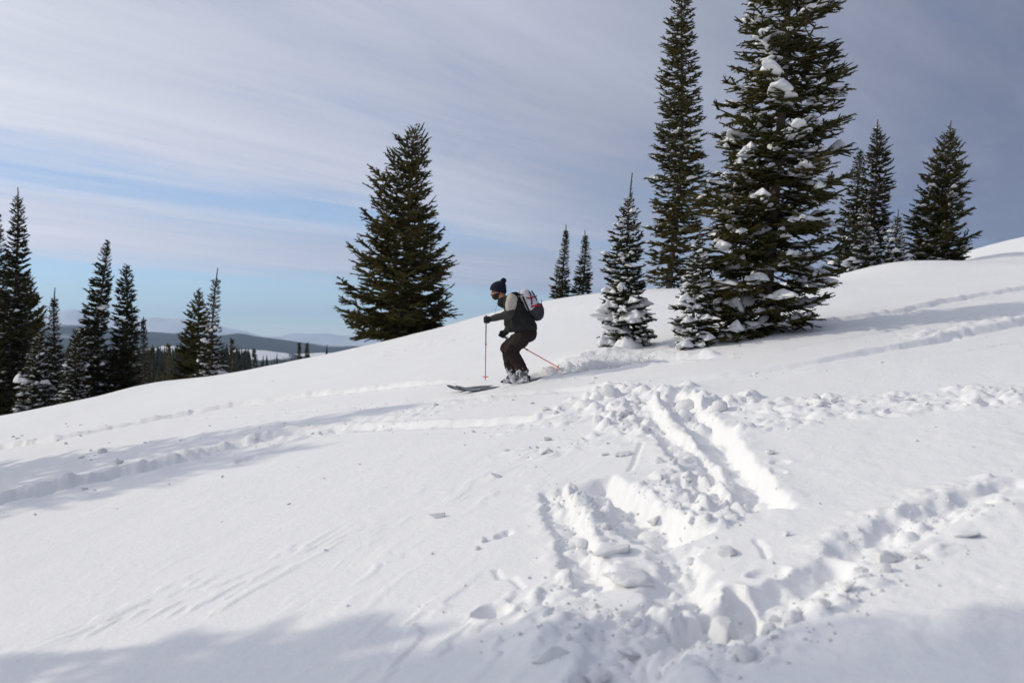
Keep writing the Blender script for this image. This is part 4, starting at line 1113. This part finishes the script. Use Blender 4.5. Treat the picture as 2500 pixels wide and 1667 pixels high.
# poles
def ski_pole(label, top, tip, basket_at, split, grip_mat):
    top, tip = np.array(top), np.array(tip); ax = (tip-top)/np.linalg.norm(tip-top)
    root = empty('ski_pole', SO); tag(root, label, 'ski pole', 'the skier\'s pair of poles')
    L_ = np.linalg.norm(tip-top)
    at = lambda s: top+ax*(L_*s)
    tube('grip', [at(-.02), at(0), at(.03), at(.09), at(.11)], [.010, .017, .014, .015, .010], grip_mat, root, 8)
    tube('shaft', [at(.10), at(split)], [.0082, .0080], M_shaft, root, 8)
    lk = tube('lock', [at(split-.005), at(split+.005), at(split+.022), at(split+.03)], [.009, .014, .014, .009], M_orange, root, 8)
    tube('lower_shaft', [at(split+.025), at(basket_at+.01)], [.0074, .0068], M_orange, root, 8)
    tube('tip', [at(basket_at), at(.985), at(1.0)], [.006, .005, .001], M_shaft, root, 6)
    # flower-shaped basket
    n = 36; th = np.linspace(0, 2*np.pi, n, endpoint=False)
    u = np.cross(ax, (0, 1, 0.2)); u /= np.linalg.norm(u); w = np.cross(ax, u); r = 0.034+0.011*np.cos(th*6)
    c = at(basket_at); V = []
    for dz, k in ((-.006, .55), (0, 1.0), (.006, .95)):
        V += [tuple(c+ax*dz+(u*math.cos(t)+w*math.sin(t))*rr*k) for t, rr in zip(th, r)]
    V += [tuple(c-ax*.010), tuple(c+ax*.008)]
    Fc = [(k*n+i, k*n+(i+1) % n, (k+1)*n+(i+1) % n, (k+1)*n+i) for k in (0, 1) for i in range(n)] + [((i+1) % n, i, 3*n) for i in range(n)] + [(2*n+i, 2*n+(i+1) % n, 3*n+1) for i in range(n)]
    me = bpy.data.meshes.new('basket'); me.from_pydata(V, [], Fc); me.update(); link('basket', me, M_basket, root)
    # wrist loop
    tube('strap', [at(.005)+np.array([.012, -.01, 0]), at(.04)+np.array([.05, -.012, 0]), at(.085)+np.array([.045, -.01, 0]), at(.115)+np.array([.012, -.008, 0])], .004, M_black, root, 4)
    return root
ski_pole('upright orange pole planted in front of the skier', c3(600.5, 580, -.215), c3(592, 1252, -.215), 0.94, 0.425, M_orange)
ski_pole('orange pole trailing behind the skier\'s legs, basket to the right', c3(748, 770, .20), c3(1392, 1134, .20), 0.955, 0.43, M_black)

# skis
def ski(label, foot, toe_x, ahead, behind, sink):
    root = empty('ski', SO); tag(root, label, 'ski', 'the skier\'s pair of skis')
    y = foot[1]; x0 = toe_x
    s = np.linspace(-behind, ahead, 40)
    X = x0 - s; wx = X+SO.x; wy = np.full_like(wx, y+SO.y)
    Zg = base(wx, wy) - SO.z
    k = np.polyfit(X, Zg, 1); Z = np.polyval(k, X) + 0.020 - sink*sstep(0.50, 0.10, s)
    Z += 0.105*np.clip((s-(ahead-0.36))/0.36, 0, 1)**2
    e = np.clip((s-(ahead-0.14))/0.14, 0, 1)
    wd = (0.056+0.012*np.clip((s-0.2)/0.6, 0, 1)+0.006*np.clip((-s-.3)/.4, 0, 1))*np.sqrt(np.clip(1-e*e, 0.02, 1))
    prof = [(-1, -.006), (-1, .004), (-.85, .008), (.85, .008), (1, .004), (1, -.006)]
    V = [(x, y+w*a, z+b+w*a*0.22) for x, z, w in zip(X, Z, wd) for a, b in prof]
    m = len(prof)
    Fc = [(i*m+j, i*m+(j+1) % m, (i+1)*m+(j+1) % m, (i+1)*m+j) for i in range(len(X)-1) for j in range(m)] + [tuple(range(m)), tuple((len(X)-1)*m+j for j in range(m-1, -1, -1))]
    me = bpy.data.meshes.new('plank'); me.from_pydata(V, [], Fc); me.update(); link('plank', me, M_ski, root, smooth=False)
    # pale print on the shovel
    i0, i1 = 31, 37
    Vg = [(X[i]+0.0, y+wd[i]*a, Z[i]+.0095+wd[i]*a*.22) for i in range(i0, i1+1) for a in (-.78, -.2)]
    me = bpy.data.meshes.new('print'); me.from_pydata(Vg, [], [(2*i, 2*i+1, 2*i+3, 2*i+2) for i in range(i1-i0)]); me.update(); link('print', me, M_print, root, smooth=False)
    # binding: toe piece and heel piece
    for nm, bx, hh in (('toe_piece', x0-0.06, .03), ('heel_piece', x0+0.185, .075)):
        zb = float(np.polyval(k, bx))+.02
        bm = bmesh.new(); bmesh.ops.create_cube(bm, size=1.0, matrix=Matrix.Translation((bx, y, zb+hh/2)) @ Matrix.Diagonal((.06, .05, hh, 1)))
        bmesh.ops.bevel(bm, geom=bm.edges[:], offset=.008, segments=2, affect='EDGES')
        me = bpy.data.meshes.new(nm); bm.to_mesh(me); bm.free(); link(nm, me, M_black, root)
M_ski = simple_mat('ski_topsheet', (0.030, 0.034, 0.045), 0.35, 0, 1, 0.4, 0.5, vscale=5)
M_print = simple_mat('ski_print', (0.42, 0.45, 0.52), 0.4, 0, 1, 0.3, vscale=25)
ski('near ski of the crouching skier, tip in front of the boots', c3(960, 1270, -.12), c3(905, 0)[0], 0.84, 0.85, 0.036)
ski('far ski of the crouching skier, its tip further left', c3(850, 1270, .12), c3(815, 0)[0], 0.86, 0.85, 0.036)

# backpack
def bag_f(P):
    L = [sd_cap(P, c3(1012, 348, s*.07), c3(1078, 460, s*.085), 0.082, 0.105) for s in (-1, 1)]
    L += [sd_cap(P, c3(1078, 460, s*.085), c3(1112, 520, s*.07), 0.105, 0.095) for s in (-1, 1)]
    L += [sd_cap(P, c3(975, 340, -.06), c3(975, 340, .06), 0.045, 0.045)]
    return sunion(L, 0.04) + cloth_noise(P, 0.012, 10)
pack = empty('backpack', SO); tag(pack, 'white and charcoal backpack with red straps on the skier\'s back', 'backpack')
organic('main_bag', bag_f, (-.12, -.26, .88), (.40, .26, 1.42), 0.009, M_packw, pack)
def pocket_f(P):
    L = [sd_cap(P, c3(1112, 500, s*.075), c3(1140, 560, s*.065), 0.116, 0.088) for s in (-1, 1)] + [sd_cap(P, c3(1150, 430, s*.04), c3(1168, 520, s*.05), 0.045, 0.055) for s in (-1, 1)]
    d = sunion(L, 0.03) + cloth_noise(P, 0.012, 12)
    return np.maximum(d, -plane_cut(P, c3(1040, 462), c3(1210, 430)) - 0.0)
pocket = organic('lower_pocket', pocket_f, (.0, -.24, .80), (.42, .24, 1.24), 0.009, M_packd, pack)
def all_f(P): return np.minimum(bag_f(P), pocket_f(P))
def on_bag(cx, cz, side=-1, off=0.006):
    """march from the camera side on to the bag's skin"""
    p = np.array(c3(cx, cz, side*0.34))[None]
    for _ in range(60):
        d = all_f(p)
        p = p + np.array([[0, -side, 0]])*np.maximum(d, 0.0005)[:, None]*0.8
        if d[0] < 0.002 or abs(p[0, 1]) < 0.02: break
    q = p[0].copy(); q[1] += side*off
    return q
def strap(name, pts, r, mat, parent=pack, side=-1):
    P_ = []
    for (a, b) in zip(pts[:-1], pts[1:]):
        for t in np.linspace(0, 1, 5)[:-1]: P_.append((a[0]*(1-t)+b[0]*t, a[1]*(1-t)+b[1]*t))
    P_.append(pts[-1])
    return tube(name, [on_bag(*p, side=side) for p in P_], r, mat, parent, 5)
strap('compression_strap', [(1022, 384), (1060, 390), (1100, 376), (1132, 360)], .010, M_red)
strap('pocket_trim', [(1068, 482), (1110, 468), (1168, 462)], .012, M_red)
strap('side_strap', [(1052, 318), (1068, 350), (1078, 420), (1076, 458)], .010, M_black)
strap('back_seam', [(1078, 305), (1108, 350), (1132, 405)], .011, M_black)
strap('frame_edge', [(985, 370), (1010, 430), (1040, 500), (1062, 540)], .014, M_black)
strap('lid_strap', [(940, 345), (985, 350)], .008, M_black)
strap('cord', [(1172, 445), (1186, 425), (1180, 400)], .006, M_teal)
tube('tag', [c3(1196, 478, -.06), c3(1206, 500, -.06), c3(1205, 522, -.06)], .010, M_yellow, pack, 5)
for s in (-1, 1):
    tube('shoulder_strap', [c3(985, 372, s*.10), c3(930, 338, s*.105), c3(880, 334, s*.11), c3(835, 360, s*.118), c3(805, 410, s*.13), c3(800, 470, s*.135), c3(840, 520, s*.165), c3(920, 505, s*.20), c3(1010, 525, s*.18), c3(1070, 540, s*.12)], [.014, .018, .020, .020, .019, .016, .011, .009, .009, .009], M_black, pack, 6)
tube('haul_loop', [c3(960, 345, -.02), c3(925, 322, -.02), c3(900, 318, 0), c3(925, 322, .02), c3(960, 345, .02)], .006, M_black, pack, 5)

# ------------------------------------------------------------------ broken snow: blocks, lumps, crumbs, powder
def chunk_mesh(seed, kind):
    rng = np.random.default_rng(seed)
    bm = bmesh.new()
    if kind == 'round':
        bmesh.ops.create_icosphere(bm, subdivisions=3, radius=0.5)
        amp, fr = 0.14, 3.0
    else:
        fl = 0.36 if kind == 'slab' else 0.72
        n = 11 if kind == 'slab' else 9
        for _ in range(n):
            v = rng.uniform(-1, 1, 3); v /= np.max(np.abs(v))**0.6
            bm.verts.new((v[0]*0.5, v[1]*0.5, v[2]*0.5*fl))
        r = bmesh.ops.convex_hull(bm, input=bm.verts[:])
        bmesh.ops.delete(bm, geom=list({g for g in r['geom_interior']+r['geom_unused'] if isinstance(g, bmesh.types.BMVert)}), context='VERTS')
        bmesh.ops.bevel(bm, geom=bm.edges[:], offset=0.03, segments=1, affect='EDGES')
        bmesh.ops.triangulate(bm, faces=bm.faces[:])
        for _ in range(2):
            bmesh.ops.subdivide_edges(bm, edges=[e for e in bm.edges if e.calc_length() > 0.10], cuts=1, use_grid_fill=True)
            bmesh.ops.triangulate(bm, faces=bm.faces[:])
        for _ in range(2): bmesh.ops.smooth_vert(bm, verts=bm.verts[:], factor=0.5, use_axis_x=True, use_axis_y=True, use_axis_z=True)
        amp, fr = 0.085, 5.0
    P = np.array([v.co for v in bm.verts])
    nn = vnoise(P[:, 0]*fr+P[:, 2]*fr*0.7+seed, P[:, 1]*fr-P[:, 2]*fr*0.6, seed) + 0.7*vnoise(P[:, 0]*fr*2.3+seed, P[:, 1]*fr*2.3+P[:, 2]*fr*2, seed+3)
    for v, d in zip(bm.verts, nn): v.co = v.co*(1+amp*2*d) if kind == 'round' else v.co + v.co.normalized()*(amp*d)
    me = bpy.data.meshes.new('snow_'+kind); bm.to_mesh(me); bm.free()
    me.materials.append(M_chunk)
    me.polygons.foreach_set('use_smooth', np.ones(len(me.polygons), bool))
    return me
CH = {k: [chunk_mesh(500+i*7+j*100, k) for i in range(6)] for j, k in enumerate(('round', 'block', 'slab'))}
rngc = np.random.default_rng(77)
def put_chunk(name, label, px, py, wpx, kind, hk=1.0, rot=None, sink=0.40, group=None, cat='snow chunk', var=None, dk=1.0, tilt=0.12):
    g = gp(px, py)
    if g is None: return
    x, y = g; w = wpx*y/F
    k = CH[kind][rngc.integers(6) if var is None else var]
    o = bpy.data.objects.new(name, k); C.objects.link(o)
    if kind == 'slab' and wpx > 60: sink = 0.54
    hgt = (1.0 if kind == 'round' else 0.72 if kind == 'block' else 0.36)*w*hk
    o.location = (x, y, hz(x, y) + hgt*(0.5-sink))
    o.rotation_euler = (rngc.normal()*tilt, rngc.normal()*tilt-0.12, rngc.random()*6.28 if rot is None else rot)
    o.scale = (w, w*dk, w*hk)
    tag(o, label, cat, group)
    return o
for a in [
    ('snow_lump', 'lone flat-topped snow lump on the smooth slope left of the churned snow', 1064, 1266, 46, 'block', 0.75),
    ('snow_ball', 'round snowball, larger of two, on the smooth slope', 1180, 1322, 19, 'round', 0.95),
    ('snow_ball', 'small snowball just below the larger round snowball', 1165, 1341, 17, 'round', 0.8),
    ('snow_lump', 'snow lump right of the flat flakes, above the left furrow', 1208, 1166, 34, 'block', 0.7),
    ('snow_block', 'upper of two big flat slabs lying in the trampled hollow', 1512, 1358, 120, 'slab', 0.75),
    ('snow_block', 'lower of two big flat slabs lying in the trampled hollow', 1552, 1412, 135, 'slab', 0.7),
    ('snow_block', 'large rough-topped snow block at the bottom of the trampled hollow', 1752, 1500, 105, 'block', 0.9),
    ('snow_block', 'pointed snow block standing alone above the right-hand cut', 1772, 1352, 52, 'block', 1.0),
    ('snow_block', 'small jagged block left of the pointed lone block', 1690, 1356, 32, 'block', 1.1),
    ('snow_lump', 'small snow cube on the smooth snow right of the furrow end', 1922, 1306, 22, 'block', 1.0),
    ('snow_lump', 'little lump with a spike right of the long furrow', 1882, 1108, 38, 'block', 0.55),
    ('snow_block', 'big clod at the far left of the upper debris heap', 1492, 976, 60, 'block', 1.0),
    ('snow_block', 'shaded boulder-like clod beside the top of the long furrow', 1758, 1004, 42, 'round', 0.9),
    ('snow_block', 'big clod at the top of the two furrows', 1676, 988, 62, 'round', 0.8),
    ('snow_block', 'block perched at the corner of the right-hand cut', 2100, 1386, 44, 'block', 1.1),
    ('snow_block', 'tilted block in the right-hand cut beside the corner block', 2156, 1362, 66, 'block', 0.9),
    ('snow_block', 'tall rounded block on the lip of the right-hand cut', 2168, 1395, 50, 'block', 1.0),
    ('snow_block', 'curled flake on the lower lip of the right-hand cut', 2235, 1360, 56, 'slab', 1.1),
    ('snow_block', 'long slab on the lower lip of the right-hand cut, far end', 2362, 1308, 76, 'slab', 0.7),
    ('snow_block', 'rounded block below the right-hand cut corner', 2075, 1440, 46, 'block', 0.9),
    ('snow_block', 'upright stump of snow at the left end of the right-hand cut', 1945, 1492, 34, 'block', 1.5),
    ('snow_block', 'half-buried dome of snow at the left end of the right-hand cut', 1935, 1512, 52, 'round', 0.8),
    ('snow_block', 'big clod on the crest of the left ski track', 250, 1104, 24, 'round', 0.8),
    ('snow_block', 'broad broken wall piece in the left ski track', 290, 1132, 28, 'block', 0.8),
    ('snow_block', 'big shaded block at the bottom edge, left part', 1345, 1620, 88, 'block', 0.8),
    ('snow_block', 'shaded slab standing at the bottom edge beside the big shaded block', 1460, 1625, 70, 'block', 0.9),
    ('snow_block', 'curved slab above the shaded blocks at the bottom', 1535, 1570, 66, 'slab', 0.9),
    ('snow_block', 'smooth lump in the shade at the lower right of the pile', 1820, 1612, 60, 'round', 0.7),
    ('snow_block', 'flat flake, largest of the flakes left of the upper debris', 1330, 1104, 48, 'slab', 1.0),
    ('snow_block', 'oblong flake between the flakes and the furrows', 1520, 1110, 52, 'slab', 0.9),
    ('snow_block', 'flat-topped block at the head of the middle furrow', 1605, 1132, 36, 'block', 0.8),
    ('snow_block', 'cracked block beside the head of the middle furrow', 1645, 1134, 40, 'slab', 1.2),
]:
    put_chunk(*a)

# chunks that only their patch tells apart share that patch's label
ZONES = [('snow chunk in the churned band right of the furrows', 'chunks along the right band', 50, [(1870, 985, 150, 22), (2080, 1000, 170, 26), (2280, 985, 150, 32), (2430, 960, 90, 34), (1900, 1035, 140, 14)], (12, 34), (.4, .8)),
         ('snow chunk in the upper debris heap above the furrows', 'chunks of the upper heap', 48, [(1490, 985, 90, 26), (1560, 1020, 110, 36), (1640, 985, 80, 30), (1420, 1010, 120, 22)], (12, 36), (.5, 1.0)),
         ('snow chunk among the furrows mid-patch', 'chunks among the furrows', 46, [(1400, 1240, 50, 44), (1450, 1310, 60, 40), (1570, 1235, 110, 28), (1690, 1290, 80, 26), (1740, 1230, 50, 34), (1650, 1180, 60, 20)], (12, 36), (.6, 1.0)),
         ('snow chunk in the trampled pile at the bottom', 'chunks of the bottom pile', 56, [(1360, 1560, 100, 50), (1500, 1540, 110, 60), (1640, 1520, 90, 40), (1750, 1590, 160, 36), (1420, 1470, 70, 40), (1620, 1430, 50, 50)], (12, 36), (.6, 1.0)),
         ('snow chunk on the lip of the right-hand cut', 'chunks along the right-hand cut', 34, [(1990, 1490, 110, 22), (2090, 1430, 80, 20), (2240, 1370, 110, 16), (1880, 1540, 110, 24)], (14, 40), (.6, 1.1)),
         ('snow chunk along the wall of the left ski track', 'chunks along the left track', 34, [(120, 1190, 130, 22), (330, 1120, 140, 24), (560, 1080, 120, 12), (730, 1062, 120, 10)], (7, 19), (.5, .9)),
         ('snow chunk along the upper left ski track', 'chunks along the upper left track', 22, [(60, 1068, 80, 8), (240, 1038, 110, 8), (430, 1002, 110, 8), (650, 972, 100, 6)], (7, 14), (.5, .8)),
         ('snow flake lying left of the upper debris heap', 'flakes left of the heap', 20, [(1300, 1100, 70, 30), (1350, 1080, 120, 24), (1480, 1100, 80, 26)], (12, 36), (.25, .5)),
         ('small snow crumb below the left tracks', 'crumbs on the smooth slope', 34, [(700, 1150, 400, 50), (1000, 1110, 250, 40), (420, 1260, 350, 60), (900, 1420, 300, 100), (1050, 1060, 250, 16)], (7, 14), (.5, .9)),
         ('small snow crumb between the ski tracks behind the skier', 'crumbs behind the skier', 34, [(1700, 905, 250, 14), (2050, 880, 250, 20), (2300, 830, 160, 14), (1500, 925, 200, 12), (2350, 1060, 130, 40)], (7, 17), (.4, .8)),
         ('small snow crumb beside the ski tracks left of the skier', 'crumbs left of the skier', 34, [(900, 1000, 250, 16), (650, 1030, 250, 20), (1150, 985, 150, 14), (300, 1080, 250, 22), (500, 930, 300, 16), (1120, 830, 90, 8)], (7, 16), (.4, .8))]
ORD = lambda k: str(k) + ('th' if 10 <= k % 100 <= 20 else {1: 'st', 2: 'nd', 3: 'rd'}.get(k % 10, 'th'))
for lab, grp, n, areas, (w0, w1), (h0, h1) in ZONES:
    made = {'round': [], 'block': [], 'slab': []}
    ar = np.array([a[2]*a[3] for a in areas], float); ar /= ar.sum()
    for i in range(int(n*0.62)):
        a = areas[rngc.choice(len(areas), p=ar)]
        th = rngc.random()*6.28; r = math.sqrt(rngc.random())
        kind = ('round', 'block', 'slab')[rngc.choice(3, p=[.22, .55, .23])]
        ppx = a[0]+a[2]*r*math.cos(th)
        o = put_chunk('snow_chunk', lab, ppx, a[1]+a[3]*r*math.sin(th), w0+(w1-w0)*rngc.random()**1.8, kind, h0+(h1-h0)*rngc.random(), group=grp, dk=0.7+0.5*rngc.random(), tilt=0.3)
        if o: made[kind].append((ppx, o))
    for kind, L_ in made.items():
        L_.sort(key=lambda q: q[0])
        for k, (_, o) in enumerate(L_):
            o['label'] = ('%s-from-left of the %s %s' % (ORD(k+1), {'round': 'rounded', 'block': 'blocky', 'slab': 'flat'}[kind], lab.replace('small ', '').replace('snow chunk', 'snow chunks').replace('snow crumb ', 'snow crumbs ').replace('snow flake', 'snow flakes')))

# fine crumbs: nobody could count them
ICO_V = np.array([(0, 0, 1), (1, 0, 0), (0, 1, 0), (-1, 0, 0), (0, -1, 0), (0, 0, -1)], float)
ICO_F = np.array([(0, 1, 2), (0, 2, 3), (0, 3, 4), (0, 4, 1), (5, 2, 1), (5, 3, 2), (5, 4, 3), (5, 1, 4)])
def grains(name, label, P, S, rng, cat, mat=None):
    n = len(P)
    V = ICO_V[None]*(0.6+0.8*rng.random((n, 6, 1)))*S[:, None, None] + P[:, None]
    T = (ICO_F[None]+6*np.arange(n)[:, None, None]).reshape(-1, 3)
    o = link(name, mesh_np(name, V.reshape(-1, 3), T), mat or M_loose, smooth=True)
    tag(o, label, cat, kind='stuff')
def build_crumbs():
    rng = np.random.default_rng(91)
    P, S = [], []
    for cx, cy, rx, ry, am in DEBRIS:
        n = int(12+am*50)
        th = rng.random(n)*6.283; r = rng.random(n)**0.6*1.5
        P.append(np.stack([cx+rx*r*np.cos(th), cy+ry*r*np.sin(th)], -1)); S.append(0.003+0.011*rng.random(n)**2.5)
    for tr in TRENCH:
        pl, w = tr[0], max(tr[1], tr[2])
        n = 70
        i = rng.integers(len(pl)-1, size=n); t = rng.random(n)[:, None]
        q = pl[i]*(1-t)+pl[i+1]*t + rng.normal(size=(n, 2))*(w*1.3)
        P.append(q); S.append(0.003+0.009*rng.random(n)**2.5)
    P = np.concatenate(P); S = np.concatenate(S)
    z = height(P[:, 0], P[:, 1])
    grains('snow_crumbs', 'fine snow crumbs sprinkled round the tracks and debris', np.stack([P[:, 0], P[:, 1], z+S*0.3], -1), S, rng, 'snow crumbs')
build_crumbs()

def powder_material():
    m, nt, b = new_mat('powder'); N, L = nt.nodes, nt.links
    b.inputs['Base Color'].default_value = (0.93, 0.94, 0.95, 1); b.inputs['Roughness'].default_value = 0.9; b.inputs['Specular IOR Level'].default_value = 0.1
    tr = N.new('ShaderNodeBsdfTranslucent'); tr.inputs['Color'].default_value = (0.95, 0.955, 0.96, 1)
    mx = N.new('ShaderNodeMixShader'); mx.inputs[0].default_value = 0.5
    L.new(b.outputs[0], mx.inputs[1]); L.new(tr.outputs[0], mx.inputs[2]); L.new(mx.outputs[0], N['Material Output'].inputs['Surface'])
    return m
def build_spray():
    """powder thrown up by the skis, hanging over the fresh track"""
    rng = np.random.default_rng(17)
    a = np.array([gp(1296, 927), gp(1400, 909), gp(1480, 897), gp(1600, 882)])
    n = 5200
    s = rng.random(n)**0.8
    q = np.stack([np.interp(s, np.linspace(0, 1, 4), a[:, 0]), np.interp(s, np.linspace(0, 1, 4), a[:, 1])], -1)
    lobe = 0.35+1.3*(0.5+vnoise(s*11+0.3, s*0, 5))
    top = np.interp(s, [0, .2, .42, .6, .8, 1], [.02, .06, .24, .32, .20, .05])*lobe
    e = np.minimum(rng.exponential(0.36, n), 1.4)
    q[:, 0] += rng.normal(size=n)*0.07 + 0.22*e*rng.random(n); q[:, 1] += rng.normal(size=n)*0.07 + 0.15*e
    z = height(q[:, 0], q[:, 1]) + top*e + 0.05*vnoise(q[:, 0]*6, q[:, 1]*6, 9)*e
    S = 0.0024+0.007*rng.random(n)**3*(1.2-np.minimum(e, 1))
    grains('powder_spray', 'white powder spray thrown up behind the skier', np.stack([q[:, 0], q[:, 1], z], -1), S, rng, 'snow spray', powder_material())
build_spray()
